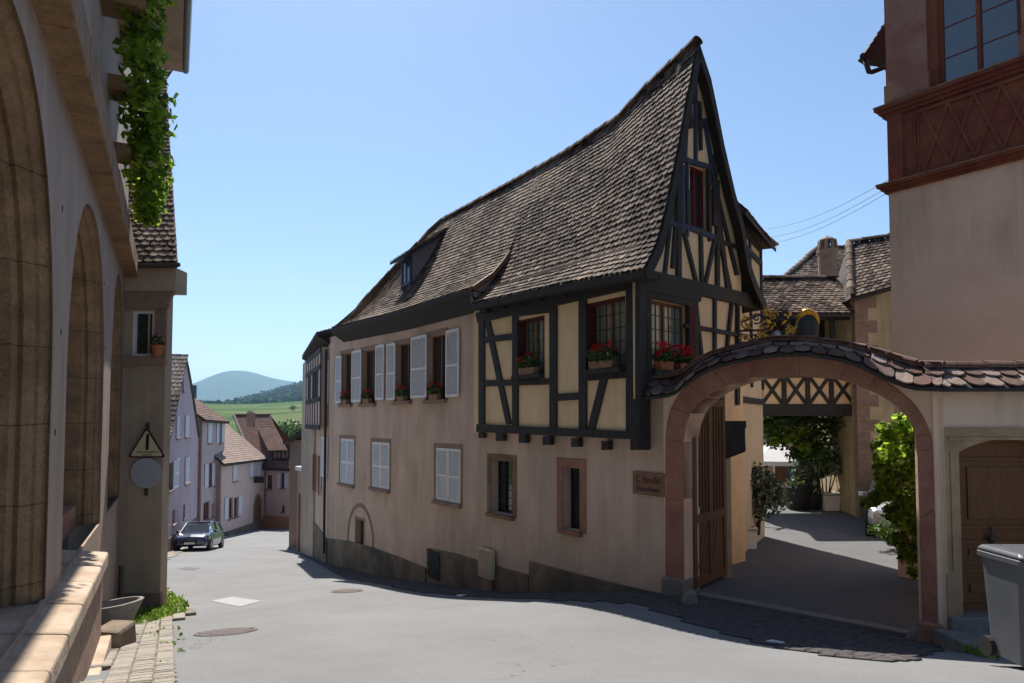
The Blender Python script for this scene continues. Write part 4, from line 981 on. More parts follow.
# timber gate leaf standing open
hingeP = WS.pt(I[0][0]-.02, 0, -.3); lp1 = at(725, 578, 13.4)
WG = Wall((hingeP.x, hingeP.y), (lp1.x-hingeP.x, lp1.y-hingeP.y)); gl = (Vector((lp1.x, lp1.y))-WG.p).length
gtop = lambda s: interp([(0, -.35), (.25*gl, .05), (.6*gl, .42), (gl, .68)], s)
leafp = MB(); frame_ = MB(); zb_ = CZ+.06
zmid = WG.uv(705, 512)[1]
leafp.prism(WG, [(.0, zb_), (gl, zb_), (gl, zmid), (0, zmid)], -.03, .02)
gl_o = leafp.build('gate_leaf', 'gatewood', gate)
for k in range(11):
    s = .06+(gl-.12)*k/10; q = MB(); q.box(WG, s-.022, s+.022, zmid, gtop(s), -.015, .02); 
    q.build('slat', 'gatewood', gl_o)
q = MB()
for s in (.05, gl*.5, gl-.05): q.box(WG, s-.06, s+.06, zb_, gtop(s), -.02, .045)
for z in (zb_+.1, zmid-.08, .35): q.box(WG, .05, gl-.05, z-.07, z+.07, .02, .05)
for k in range(5): 
    q.bar(WG, (.12+k*.16, zb_+.2), (.12+k*.16+.3, zmid-.2), .02, .02, .03)
ptsg = [(s, gtop(s)) for s in [gl*k/8 for k in range(9)]]
for a, b_ in zip(ptsg, ptsg[1:]): q.bar(WG, a, b_, .12, -.02, .04)
q.build('gate_frame', 'gatewood', gl_o)
q = MB(); z = WG.uv(689, 512)[1]; q.box(WG, .12, .17, z-.06, z+.06, .05, .06); q.build('notice', 'white', gl_o)

# ================================================================ guard stones
def boulder(name, label, c, r, h, m='stone_grey', lean=(0, 0), group='guard stones'):
    q = MB(); R = random.Random(int(c[0]*10)); rings = []
    for k in range(9):
        f = k/8; rr = r*math.sqrt(max(0, 1-f**2.2))*(1+.0)+.004; z = c[2]-.1+f*(h+.1)
        rings.append([(c[0]+lean[0]*f+rr*math.cos(2*math.pi*j/14)*(1+.14*noise.noise(Vector((j*.5, f*2, c[0])))), c[1]+lean[1]*f+rr*math.sin(2*math.pi*j/14)*(1+.14*noise.noise(Vector((j*.5, f*2, c[1])))), z) for j in range(14)])
    q.rings(rings); o = q.build(name, m, smooth=True); tag(o, label, 'stone', group); return o
p = gpix(918, 641); boulder('guard_stone', 'rounded pale guard stone in front of the right gate pillar', (p.x, p.y, p.z), .15, .2)
p = gpix(688, 604); boulder('guard_stone', 'worn dark guard stone in front of the left gate pillar', (p.x, p.y, p.z), .13, .26, lean=(.05, -.05))

# ================================================================ RED SANDSTONE HOUSE ON THE RIGHT
rc = (hx(893.5, 13.5), 13.5); WR = Wall(rc, (.585, -.811)); WR.n = Vector((-.811, -.585)).normalized()
rh = thing('red_oriel_house', 'salmon house with a dark red panelled upper storey at the right edge', 'house', (rc[0], rc[1], CZ))
z1 = WR.uv(893, 190)[1]; z2 = WR.uv(893, 108)[1]; zt_ = 9.6
q = MB(); q.box(WR, 0, 7, CZ-.5, z1, -4, 0); q.build('lower_wall', 'salmon', rh)
q = MB(); wr = prect(WR, 938, 1018, 5, 75); 
wz = [WR.uv(938, 90)[1], WR.uv(1018, 60)[1]]; wz0 = sum(wz)/2; ws0 = WR.uv(938, 60)[0]; ws1 = WR.uv(1019, 30)[0]
wallmesh(q, WR, rect(0, 7, z1, zt_), [rect(ws0, ws1, wz0, zt_-.5)], .35, n=.0); q.box(WR, 0, 7, z1, zt_, -4, -.36); q.build('panelled_wall', 'redwood', rh)
w_ = window(rh, WR, ws0, ws1, wz0, zt_-.5, depth=.14, pane='glass_bright', frame='redwood', cols=2, fw=.055, bars=5)
q = MB(); q.box(WR, ws1+.25, ws1+1.6, wz0, zt_-.5, .0, .02); q.build('window', 'glass_bright', rh)
for (sa, sb) in ((0, WR.uv(930, 60)[0]), (ws1, ws1+.25)):
    q = MB(); q.box(WR, sa+.05, sb-.03, z2+.12, zt_, 0, .06); q.box(WR, sa+.0, sb+.0, z2+.10, z2+.45, 0, .10); q.build('pilaster', 'redstone', rh, bevel=.01)
def cornice(z, out, h, name='cornice'):
    q = MB(); 
    for k, (o0, a, b_) in enumerate(((out*.35, -h, -h*.66), (out*.65, -h*.66, -h*.3), (out, -h*.3, 0))):
        q.prism(WR, [(-o0, z+a), (7, z+a), (7, z+b_), (-o0, z+b_)], -4, o0)
    q.build(name, 'redwood', rh); q = MB(); q.prism(WR, [(-out-.01, z), (7, z), (7, z+.025), (-out-.01, z+.025)], -4, out+.015); q.build('cornice_top', 'tanstone', rh)
cornice(WR.uv(884, 187, .15)[1]+.05, .16, .16); cornice(z2+.03, .17, .2)
# relief panel: lozenges and frame
q = MB(); pz0, pz1 = z1+.22, z2-.28; ps0 = WR.uv(916, 140)[0]; ps1 = ps0+2.2
q.box(WR, .03, .3, z1+.05, z2-.17, 0, .05)
for s in (ps0, ps0+.05): q.box(WR, s-.015, s+.012, pz0-.1, pz1+.05, 0, .03)
cell = .42; k = 0
s = ps0+.15
while s < ps1+2:
    q.bar(WR, (s, pz0), (s+cell, pz1), .05, 0, .035); q.bar(WR, (s+cell, pz0), (s, pz1), .05, 0, .034); s += cell*1.02
q.box(WR, ps0, 7, pz1, pz1+.06, 0, .04); q.box(WR, ps0, 7, pz0-.07, pz0-.01, 0, .04); q.build('relief_panel', 'redwood', rh)
# roof edge and gutter bracket seen behind the corner at the top
tp0 = at(866, 60, 15.2); q = MB(); 
rr_ = plane4(at(864, 58, 15.2), at(864, 58, 17.5), at(893, 10, 15.4), at(893, 10, 17.7)); slab(q, rr_, 3, 4, 0, .08); WE = Wall((hx(880, 15.3), 15.3), (1, 0)); q.prism(WE, WE.q([(864, 54), (893, 14), (900, 14), (900, 64), (884, 60), (870, 58)]), -.3, 0); e_ = q.build('eaves', 'roofunder', rh)
q = MB(); tiles(q, rr_, 2.3, 1.2, .17, .15); q.build('roof_tiles', 'tile_dark', e_, recalc=False)
q = MB(); q.tube([at(865, 60, 15.1), at(869, 72, 15.1), at(872, 72, 15.1), at(886, 67, 15.1), at(890, 75, 15.1), at(891, 110, 15.1)], .055); q.tube([at(863, 56, 15), at(866, 60, 17.4)], .07); q.build('drainpipe', 'black', rh, smooth=True)

# ================================================================ DOOR WALL
dY = WS.pt(sRt, 0, .0).y; WD = Wall((WS.pt(sRt, 0).x-.06, dY), (1, 0)); 
dw = thing('door_wall', 'salmon wall with a pale stone door surround right of the archway', 'wall', (WD.p.x+1, dY, -2.9))
d0 = WD.uv(958.5, 500)[0]; spz = WD.uv(960, 452)[1]; apz = WD.uv(1010, 441)[1]; dW_ = 1.35; d1 = d0+dW_; zs_ = WD.uv(975, 615)[1]
arc = [(d0, spz)]+[(d0+dW_*k/10, spz+(apz+.03-spz)*math.sin(math.pi*k/10)**.8) for k in range(1, 10)]+[(d1, spz)]
ztopw = WD.uv(960, 382)[1]
q = MB(); wallmesh(q, WD, [(.0, -3.7), (d0-.16, -3.7), (d0-.16, spz+.3), (d1+.16, spz+.3), (d1+.16, -3.7), (5.5, -3.7), (5.5, ztopw), (0, ztopw)], [], .45); q.build('wall_body', 'salmon', dw)
q = MB(); so = MB(); sw_ = d0-WD.uv(941, 500)[0]-.02
surr = [(d0-sw_, -3.6), (d0-sw_, spz+.33), (d1+sw_, spz+.33), (d1+sw_, -3.6), (d1, -3.6)]+list(reversed(arc))+[(d0, -3.6)]
wallmesh(so, WD, surr, [], .45, n=.035); so.build('door_surround', 'doorstone', dw)
q.box(WD, d0-sw_-.0, d0-.11, zs_-.02, zs_+.55, .036, .05); q.bar(WD, (d0-.10, zs_+.6), (d0-.10, spz+.02), .05, .036, .055); q.box(WD, d0-.15, d1+.15, spz+.16, spz+.20, .036, .06)
q.build('surround_moulding', 'doorstone', dw, bevel=.008)
q = MB(); q.box(WD, d0-.05, d1+.05, -3.5, spz+.3, -.3, -.2); do_ = q.build('door', 'doorwood', dw)
q = MB()
for (a, b_, c, d) in ((d0+.12, d1-.12, spz-1.05, spz-.08), (d0+.12, d1-.12, zs_+.62, spz-1.2), (d0+.12, d1-.12, zs_+.12, zs_+.5)):
    q.box(WD, a, b_, c, c+.05, -.2, -.165); q.box(WD, a, b_, d-.05, d, -.2, -.165); q.box(WD, a, a+.05, c+.05, d-.05, -.2, -.166); q.box(WD, b_-.05, b_, c+.05, d-.05, -.2, -.166)
    q.box(WD, a+.12, b_-.12, c+.13, d-.13, -.2, -.175)
q.build('door_panel', 'doorwood', do_, bevel=.006)
q = MB(); hc_ = WD.pt(d0+.52, spz-1.18, -.13); q.lathe((hc_.x, hc_.y, hc_.z-.05), [(.01, 0), (.04, .02), (.05, .06), (.035, .1), (.01, .12)], 10); q.tube([WD.pt(d0+.52, spz-1.3, -.14), WD.pt(d0+.52, spz-1.02, -.14)], .014); q.build('door_knocker', 'iron', do_, smooth=True)
q = MB(); q.box(WD, d0-sw_, d1+sw_, zs_-.7, zs_, -.25, .14); q.build('doorstep', 'stone_grey', dw, bevel=.015)
q = MB(); q.box(WD, -.1, 5.5, -3.6, zs_-.16, .04, .72); q.build('raised_kerb', 'stone_grey', dw, bevel=.02)
lc = [WD.pt(-.02, WS.uv(942, 388, .26)[1], .26), WD.pt(5.5, WS.uv(942, 388, .26)[1]+.02, .26)]; uc = [WD.pt(-.02, WS.uv(944, 367.5, -.2)[1], -.2), WD.pt(5.5, WS.uv(944, 367.5, -.2)[1]+.02, -.2)]
SD = plane4(lc[0], lc[1], uc[0], uc[1]); q = MB(); slab(q, SD, 8, 2, 0, .05); cp = q.build('coping', 'roofunder', dw)
q = MB(); tiles(q, SD, 5.5, .52, .235, .19, th=.022); q.build('coping_tiles', 'coptile', cp, recalc=False)
q = MB(); ridge_tiles(q, [uc[0]+Vector((0, 0, .02)), uc[1]+Vector((0, 0, .02))], r=.095, L=.4); q.build('ridge_tiles', 'tile_red', cp, recalc=False)

# ================================================================ COURTYARD GROUND
q = MB(); a = WS.pt(-.6, 0, -.3); b_ = WS.pt(3.75, 0, -.3)
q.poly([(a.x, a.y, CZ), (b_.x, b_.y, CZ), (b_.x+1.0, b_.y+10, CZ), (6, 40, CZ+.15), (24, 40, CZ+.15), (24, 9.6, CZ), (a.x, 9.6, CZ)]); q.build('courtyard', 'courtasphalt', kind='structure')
q = MB(); q.box(WS, .02, 3.62, CZ-.5, CZ+.006, -.46, -.24); q.build('threshold', 'stone_grey', kind='structure')

# ================================================================ REAR WING behind the gable
wp0 = Wg.pt(sR-.45, 0, -.1); wp1 = at(763, 422, 18.2)
WW = Wall((wp0.x, wp0.y), (wp1.x-wp0.x, wp1.y-wp0.y), nrm=(.9, -.4)); wl = (Vector((wp1.x, wp1.y))-WW.p).length
wing = thing('rear_wing', 'cream rear wing with a small hipped tile roof behind the gable', 'house', (wp0.x, wp0.y, CZ))
q = MB(); zw = WW.uv(760, 247)[1]; q.box(WW, 0, wl, CZ-.3, zw, -2.6, 0)
Wq = Wall(WW.pt(wl, 0)[:2], (WW.d.y, -WW.d.x) if False else (-WW.n.x, -WW.n.y), nrm=(WW.d.x, WW.d.y)); q.build('wing_wall', 'palecream', wing)
for s in (.3*wl, .62*wl, wl-.06): q = MB(); q.box(WW, s-.07, s+.07, WW.uv(740, 385)[1], zw, .0, .05); q.build('timber_beam', 'timber', wing)
for z in (zw-.1, zw-.45, WW.uv(745, 400)[1]): q = MB(); q.box(WW, 0, wl, z-.07, z+.07, .0, .055); q.build('timber_beam', 'timber', wing)
e0, e1_, e2_ = WW.pt(.35, zw+.0, .35), WW.pt(wl+.3, zw, .35), WW.pt(wl+.3, zw, -2.6)
rg0 = WW.pt(.35, zw+1.75, -1.3); rg1 = WW.pt(wl-1.05, zw+1.75, -1.3)
roofpart(wing, plane4(e0, e1_, rg0, rg1), wl, 2.4, name='wing_roof', na=4, nb=4, ridge=[e1_+Vector((0, 0, .04)), rg1+Vector((0, 0, .04))])
q = MB(); q.poly([e1_, e2_, rg1]); q.poly([e2_, WW.pt(.35, zw, -2.6), rg0, rg1]); q.build('wing_roof', 'tile_dark', wing)
# bracket board beside the gate leaf, and the yellow stub wall
q = MB(); sx_ = at(728, 577, 13.45); Wk = Wall((sx_.x-.10, sx_.y), (1, .1)); q.box(Wk, 0, .19, CZ-.1, at(728, 458, 13.45).z, -1.6, 0); st_ = q.build('stub_wall', 'ochre', wing)
bx = prect(Wk, 724, 745, 424, 470); q = MB(); q.prism(Wk, [(bx[0], bx[2]+.2), (bx[1], bx[2]+.35), (bx[1], bx[3]), (bx[0], bx[3]-.1)], -.1, .02); q.build('bracket_board', 'timber', wing)
q = MB(); q.box(Wk, bx[0], bx[1]+.02, bx[3]-.08, bx[3]+.06, -.8, .03); q.box(Wk, bx[0], bx[1], bx[2]+.38, bx[2]+.5, -.8, .03); q.build('timber_beam', 'timber', wing)

# ================================================================ GALLERY BUILDING
gy = 22.; WGa = Wall((hx(763, gy), gy), (1, 0)); gw = hx(860, gy)-hx(763, gy)
gal = thing('timber_gallery', 'dark timber gallery with crossed balustrade bridging the back of the courtyard', 'building', (hx(763, gy)+1.5, gy, CZ))
zb0, zb1 = WGa.uv(800, 416)[1], WGa.uv(800, 404)[1]; zr0, zr1 = WGa.uv(800, 405)[1], WGa.uv(800, 376)[1]; zrail = WGa.uv(800, 371)[1]
q = MB(); q.box(WGa, -1, gw, zb0, zb1, -2.5, .05); q.build('gallery_beam', 'timber', gal)
q = MB(); q.box(WGa, -1, gw-.1, zb1, zr1, -.10, -.04); q.build('balustrade_panel', 'cream', gal)
bl_ = MB(); cw = gw/4.1
for k in range(6):
    s = gw-.15-k*cw
    q = MB(); q.box(WGa, s-.07, s+.07, zb1, zr1+.05, -.11, .02); q.build('balustrade_post', 'timber', gal)
    for u, v in ((zb1, zr1), (zr1, zb1)): q = MB(); q.bar(WGa, (s-cw+.05, u), (s-.05, v), .10, -.04, .0+.004*(u > v)); q.build('cross_brace', 'timber', gal)
q = MB(); q.box(WGa, -1, gw, zr1, zrail+.05, -.13, .05); q.build('handrail', 'timber', gal)
zge = WGa.uv(800, 316)[1]
for k in range(5):
    s = .1+k*(gw-.2)/4; q = MB(); q.box(WGa, s-.07, s+.07, zrail, zge, -.1, .03); q.build('gallery_post', 'timber', gal)
q = MB(); q.box(WGa, -1, gw+.0, zge-.12, zge+.05, -.12, .04); q.box(WGa, -1, gw, zb0, zge+1.5, -2.6, -2.4); q.build('gallery_back', 'timber', gal)
for k in (1.2, 2.4, 3.1): 
    q = MB(); s = gw*k/4; q.box(WGa, s-.28, s+.28, zrail+.35, zge-.3, -2.4, -2.36); q.build('window', 'curtain', gal)
e0, e1_ = WGa.pt(-1.5, WGa.uv(800, 313, .5)[1], .5), WGa.pt(gw+.05, WGa.uv(800, 313, .5)[1], .5); ry = WGa.uv(800, 279, -1.5)[1]
r0, r1 = WGa.pt(-1.5, ry, -1.5), WGa.pt(gw+.05, ry, -1.5)
roofpart(gal, plane4(e0, e1_, r0, r1), gw+1.5, 2.9, name='gallery_roof', m='tile', w=.19, e=.17, na=3, nb=3, ridge=[r0+Vector((0, 0, .05)), r1+Vector((0, 0, .05))])
q = MB(); q.poly([r0, r1, WGa.pt(gw, zb0+3, -3.5), WGa.pt(-1.5, zb0+3, -3.5)]); q.build('gallery_roof', 'tile_dark', gal)
# quoined house right of it
qy = 21.5; WQ = Wall((hx(857, qy), qy), (1, -.12)); qh = thing('quoined_house', 'ochre house with red sandstone quoins behind the right end of the archway', 'house', (hx(870, qy), qy, CZ))
qz = WQ.uv(875, 292)[1]; q = MB(); q.box(WQ, 0, 3.5, CZ-.2, qz-.05, -4, 0); q.build('quoined_wall', 'ochre', qh)
z = CZ; k = 0
while z < qz: 
    q = MB(); w_ = .62 if k % 2 else .36; q.box(WQ, -.02, w_, z+.01, z+.37, -.3, .025); q.build('quoin', 'brownstone', qh, bevel=.012); z += .38; k += 1
e0, e1_ = WQ.pt(-.25, WQ.uv(858, 298, .4)[1], .4), WQ.pt(3.5, WQ.uv(893, 280, .4)[1]+.5, .4); r0, r1 = WQ.pt(.55, WQ.uv(868, 243, -2)[1], -2), WQ.pt(3.5, WQ.uv(893, 237, -2)[1]+.2, -2)
roofpart(qh, plane4(e0, e1_, r0, r1), 3.6, 3.2, name='main_roof', w=.19, e=.17, na=3, nb=3, ridge=[e0+Vector((0, 0, .06)), r0+Vector((0, 0, .06)), r1+Vector((0, 0, .06))])
q = MB(); q.poly([e0, r0, WQ.pt(.55, e0.z, -5), WQ.pt(-.2, e0.z, -5)]); q.build('hip_face', 'tile_dark', qh)
# back roof and chimney
by = 29.; WB_ = Wall((hx(800, by), by), (1, 0)); bh = thing('rear_house', 'brown roofed house far behind the courtyard with a domed round chimney', 'house', (hx(840, by), by, CZ))
q = MB(); q.box(WB_, -1, 6, CZ, WB_.uv(830, 290)[1], -5, 0); q.build('rear_house_wall', 'ochre', bh)
e0, e1_ = WB_.pt(-.9, WB_.uv(800, 284)[1], .3), WB_.pt(6, WB_.uv(850, 284)[1], .3); r0, r1 = WB_.pt(1.9, WB_.uv(866, 249, -2.5)[1], -2.5), WB_.pt(6, WB_.uv(866, 249, -2.5)[1]+.15, -2.5)
roofpart(bh, plane4(e0, e1_, r0, r1), 6.5, 3.6, name='main_roof', w=.2, e=.18, na=3, nb=3, ridge=[e0+Vector((0, 0, .05)), r0+Vector((0, 0, .05)), r1+Vector((0, 0, .05))])
c = at(828, 278, 26.5); zc0 = c.z-1; f = 26.5/700
q = MB(); R_ = 9*f; q.lathe((c.x, c.y, zc0), [(R_, 0), (R_, at(828, 254, 26.5).z-zc0), (R_*1.12, at(828, 253, 26.5).z-zc0), (R_*1.1, at(828, 250, 26.5).z-zc0)], 16)
ch = q.build('chimney', 'brownstone', bh)
q = MB(); zt0 = at(828, 250, 26.5).z
for k in range(8): 
    a = 2*math.pi*k/8+.2; q.tube([(c.x+math.cos(a)*R_*.95, c.y+math.sin(a)*R_*.95, zt0), (c.x+math.cos(a)*R_*.78, c.y+math.sin(a)*R_*.78, zt0+10*f)], .065, 5)
q.lathe((c.x, c.y, zt0+9*f), [(R_*.9, 0), (R_*.85, .05), (R_*.6, 1.8*f+.05), (.08, 3*f), (.09, 4*f), (.03, 5.5*f)], 14); q.lathe((c.x, c.y, zt0), [(R_*.3, 0), (R_*.3, 9*f)], 10); q.build('chimney_pot', 'brownstone', ch)
# wires
for i, (y0, y1) in enumerate(((229, 178), (238, 185), (244, 190))):
    a, b_ = at(768, y0, 30), at(892, y1, 18); q = MB(); pts = [a.lerp(b_, k/12)-Vector((0, 0, .25*math.sin(math.pi*k/12))) for k in range(13)]; q.tube(pts, .008, 4)
    tag(q.build('overhead_wire', 'black'), ['lowest', 'middle', 'uppermost'][2-i]+' of the thin wires crossing the sky above the chimney', 'wire', 'overhead wires')

# ================================================================ ARCADED BUILDING ON THE LEFT
LV = WL0
lb = thing('arcaded_building', 'lilac rendered building with tall sandstone arches along the left edge', 'building', (-2.5, 3, -1.8))
zled = -1.64
def arch_loop(c, w, zsp, zap, z0, inset=0, n=10):
    w = w-inset; zap = zap-inset; pts = [(c-w, z0+inset*.0)]
    for k in range(n+1):
        a = math.pi*k/n/2; pts.append((c-w*math.cos(a)**.85 if k < n else c, zsp+(zap-zsp)*math.sin(a)**1.05))
    for k in range(n-1, -1, -1):
        a = math.pi*k/n/2; pts.append((c+w*math.cos(a)**.85, zsp+(zap-zsp)*math.sin(a)**1.05))
    pts.append((c+w, z0)); return pts
def suv(px, py, n=0): return LV.uv(px, py, n)[0]
p1a, p1b = suv(51, 400), suv(66, 400); p2a, p2b = suv(103, 400), suv(109, 400)
send = LV.uv(121, 500)[0]
sEnd = min(send, 17.8)
bays = [(p1a-4.3, p1a), (p1b, p2a), (p2b+.2, sEnd-.6)]
zap2 = LV.uv(97, 221)[1]
loops = []
for i, (a, b_) in enumerate(bays):
    loops.append(dict(c=(a+b_)/2, w=(b_-a)/2, zsp=.55, zap=zap2+(.1 if i == 2 else 0), z0=zled+.02))
ztopL = 9.5
q = MB(); wallmesh(q, LV, rect(-9, sEnd, -5, ztopL), [arch_loop(**l) for l in loops], .03, n=0); q.box(LV, sEnd-.03, sEnd, -5, ztopL, -6, 0); q.build('arcade_wall', 'lilac', lb)
for l in loops:                                    # moulded reveals
    q = MB(); prof_ = [(0, -.001), (.0, -.05), (.07, -.09), (.07, -.12), (.13, -.15), (.16, -.2), (.14, -.24), (.22, -.28), (.24, -1.1)]
    rs = [[LV.pt(s, z, n) for s, z in arch_loop(inset=i_, **l)] for i_, n in prof_]
    q.rings(rs, False, .5, False); q.build('arch_moulding', 'tanstone', lb, recalc=False)
    q = MB(); q.box(LV, l['c']-l['w']+.24, l['c']+l['w']-.24, zled, zled+.36, -.75, -.30); q.build('parapet', 'redstone', lb, bevel=.015)
    q = MB(); q.box(LV, l['c']-l['w']-.1, l['c']+l['w']+.1, -5, ztopL, -1.3, -1.12); q.build('recess_back', 'beige', lb)
# joints between the blocks show as separate voussoirs: string course, ledge
zs1 = LV.uv(104, 125)[1]
zst = LV.uv(105, 137, .18)[1]
q = MB(); s = -6
while s < sEnd-.1:
    l_ = RN.uniform(.7, 1.2); e = min(s+l_, sEnd+.05)
    q.prism(LV, [(s+.004, zst-.42), (e-.004, zst-.42), (e-.004, zst), (s+.004, zst)], -.02, .27+RN.uniform(-.008, .008)); s = e
q.build('string_course', 'tanstone', lb, bevel=.02)
q = MB(); s = -3; zf = LV.uv(108, 541, .29)[1]; lend = LV.uv(108, 541, .29)[0]
while s < lend-.05:
    l_ = RN.uniform(.9, 1.5); e = min(s+l_, lend); j = RN.uniform(-.012, .012)
    q.box8([LV.pt(s+.004, zled-.22+j, -.5), LV.pt(e-.004, zled-.22+j, -.5), LV.pt(e-.004, zled-.24+j, .30), LV.pt(s+.004, zled-.24+j, .30), LV.pt(s+.004, zled+.05+j, -.5), LV.pt(e-.004, zled+.05+j, -.5), LV.pt(e-.004, zled-.06+j, .30), LV.pt(s+.004, zled-.06+j, .30)]); s = e
q.build('ledge', 'palestone', lb, bevel=.025)
q = MB(); q.box(LV, -3, lend-.03, -4.5, zled-.2, -.4, .24); q.build('dado_wall', 'mauve_stone' if 'mauve_stone' in M else 'brownstone', lb)
q = MB(); q.box(LV, 3, lend-.03, -4.5, -2.75, .0, .36); q.build('wall_footing', 'palestone', lb, bevel=.02)
# small square putlog holes and upper windows
q = MB()
for s, z in ((p1a+.35, 2.1), (p1a+.5, .9), (p1a+.3, -.1), (p2a+.2, 1.2), (p2a-.3, 2.2)): q.box(LV, s-.025, s+.025, z-.03, z+.03, -.02, .004)
q.build('putlog_holes', 'dark', lb)
# overhanging eaves with rafter ends
zev = at(187, 62, 14.2); sE, ovh = LV.uv(187, 62, 1.15)
nE = 1.05; zE = at(187, 62, 13.9).z; sE = 15.4
q = MB(); q.prism(LV, [(-9, zE), (sE, zE), (sE, zE+.12), (-9, zE+.12)], -.5, nE); q.build('eaves_board', 'beige', lb)
q = MB(); q.tube([LV.pt(-9, zE+.10, nE+.06), LV.pt(sE+.1, zE+.10, nE+.06)], .075, 8); q.build('gutter', 'metal', lb, smooth=True)
s = sE-.25
while s > 0:
    q = MB(); q.prism(LV, [(s-.09, zE-.2), (s+.09, zE-.2), (s+.09, zE-.001), (s-.09, zE-.001)], -.1, nE*.55); q.build('rafter_end', 'brownwood', lb, bevel=.02); s -= 1.1
roofpart(lb, plane4(LV.pt(-9, zE+.12, nE), LV.pt(sE, zE+.12, nE), LV.pt(-9, zE+5, -4), LV.pt(sE, zE+5, -4)), 20, 6, name='roof', w=.4, e=.35, na=3, nb=3)
# hanging vines from the upper sills
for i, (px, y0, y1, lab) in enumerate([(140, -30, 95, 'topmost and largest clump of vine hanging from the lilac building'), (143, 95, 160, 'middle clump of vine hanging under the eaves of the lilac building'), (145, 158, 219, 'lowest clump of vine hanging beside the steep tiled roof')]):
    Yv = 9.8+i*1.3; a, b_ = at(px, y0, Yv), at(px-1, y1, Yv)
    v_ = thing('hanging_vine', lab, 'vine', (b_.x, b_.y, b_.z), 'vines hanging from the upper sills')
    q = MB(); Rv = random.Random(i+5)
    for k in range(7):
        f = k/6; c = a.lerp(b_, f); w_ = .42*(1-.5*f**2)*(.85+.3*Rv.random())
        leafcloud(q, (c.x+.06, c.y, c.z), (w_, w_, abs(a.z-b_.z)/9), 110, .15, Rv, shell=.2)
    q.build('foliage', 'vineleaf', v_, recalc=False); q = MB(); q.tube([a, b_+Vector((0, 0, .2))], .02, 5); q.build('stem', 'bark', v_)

for i in range(3):
    Yv = 9.8+i*1.3; a = at(141, (8, 92, 156)[i], Yv); s_ = (Vector((a.x, a.y))-LV.p).dot(LV.d); n_ = (Vector((a.x, a.y))-LV.p).dot(LV.n)
    q = MB(); q.prism(LV, [(s_-.25, a.z-.12), (s_+.25, a.z-.12), (s_+.28, a.z+.10), (s_-.28, a.z+.10)], -.02, n_+.08); q.build('window_ledge', 'tanstone', lb, bevel=.02)

# ================================================================ CORNER HOUSE WITH THE SIGNS
Ys = 15.4; cx_ = hx(164.5, Ys); WC = Wall((cx_, Ys), (-1, 0)); WC2 = Wall((cx_, Ys), (-.60, .80), nrm=(.8, .6))
chh = thing('corner_house', 'beige corner house carrying the warning sign, with a jettied storey and steep tiled roof', 'house', (cx_, Ys, H(cx_, Ys)))
zc1 = WC.uv(140, 369)[1]; zc2 = WC.uv(140, 315)[1]; zc3 = WC.uv(140, 292)[1]; zc4 = WC.uv(140, 269)[1]
bw = prect(WC, 132.5, 154, 311, 356)
q = MB(); wallmesh(q, WC, rect(0, 2.6, -6, zc3), [rect(*bw)], .3); q.box(WC2, .32, 8, -8, zc3, -.3, -.004); q.build('corner_wall', 'beige', chh)
q = MB(); q.box(WC, -.02, 2.6, -6, WC.uv(140, 593)[1], -.1, .02); q.build('plinth', 'brownstone', chh)
window(chh, WC, *bw, depth=.10, pane='glass', frame='white', cols=1, fw=.05, frn=.08)
q = MB(); q.box(WC, -.05, 2.6, bw[2]-.22, bw[2]-.02, 0, .12); q.build('sill', 'brownstone', chh, bevel=.01)
q = MB(); q.prism(WC, [(-.08, bw[3]+.04), (2.6, bw[3]+.04), (2.6, zc3), (-.22, zc3), (-.12, bw[3]+.25)], .0, .10); q.build('stone_corbel', 'brownstone', chh, bevel=.01)
q = MB(); q.box(WC, -.26, 2.6, zc3, zc4, -.4, .14); q.box(WC2, .42, 6, zc3, zc4, -.3, .06); q.build('jetty_wall', 'beige', chh)
q = MB(); q.box(WC, bw[0]-.16, bw[0]-.06, bw[2], bw[3]+.3, -.02, .035); q.box(WC, -.02, .1, bw[2], bw[3]+.3, -.02, .04); q.build('timber_post', 'brownstone', chh)
ez0 = WC.uv(175, 269, .25); tz = 8.2
re0, re1 = WC.pt(-.38, zc4+.08, .30), WC.pt(2.6, zc4+.08, .30)
rt0 = at(164.0, 50, Ys+6.0)
roofpart(chh, plane4(re0, re1, rt0, Vector((re1.x, rt0.y, rt0.z))), 3.0, 9.5, name='steep_roof', w=.21, e=.17, na=3, nb=6)
q = MB(); q.tube([re0+Vector((.05, -.03, -.06)), re1+Vector((0, -.03, -.06))], .05, 6); q.build('gutter', 'iron', chh)
q = MB(); q.poly([WC.pt(-.2, zc4, -.0), WC2.pt(5, zc4, .1), rt0+Vector((-.15, .1, -.1))]); q.build('roof_gable', 'beige', chh)
# signs on it
sgn = thing('warning_sign', 'cream triangular warning sign with dark border and a thick bar above a grey disc', 'sign', WC.pt(.5, 0, .05))
Tn = WC.q([(128, 457.5), (166, 457.5), (147, 427)], .05)
def rtri(pts, inset):
    c = (sum(p[0] for p in pts)/3, sum(p[1] for p in pts)/3); P = [(c[0]+(p[0]-c[0])*inset, c[1]+(p[1]-c[1])*inset) for p in pts]; out = []
    for k in range(3):
        a, b_, c_ = P[k-1], P[k], P[(k+1) % 3]
        for f in (.07, .035, .0): pass
        out += [(b_[0]+(a[0]-b_[0])*.07, b_[1]+(a[1]-b_[1])*.07), (b_[0]*.96+(a[0]+c_[0])*.02, b_[1]*.96+(a[1]+c_[1])*.02), (b_[0]+(c_[0]-b_[0])*.07, b_[1]+(c_[1]-b_[1])*.07)]
    return out
q = MB(); q.prism(WC, rtri(Tn, 1.0), .045, .065); q.build('sign_border', 'signred', sgn)
q = MB(); q.prism(WC, rtri(Tn, .86), .064, .069); q.build('sign_face', 'signcream', sgn)
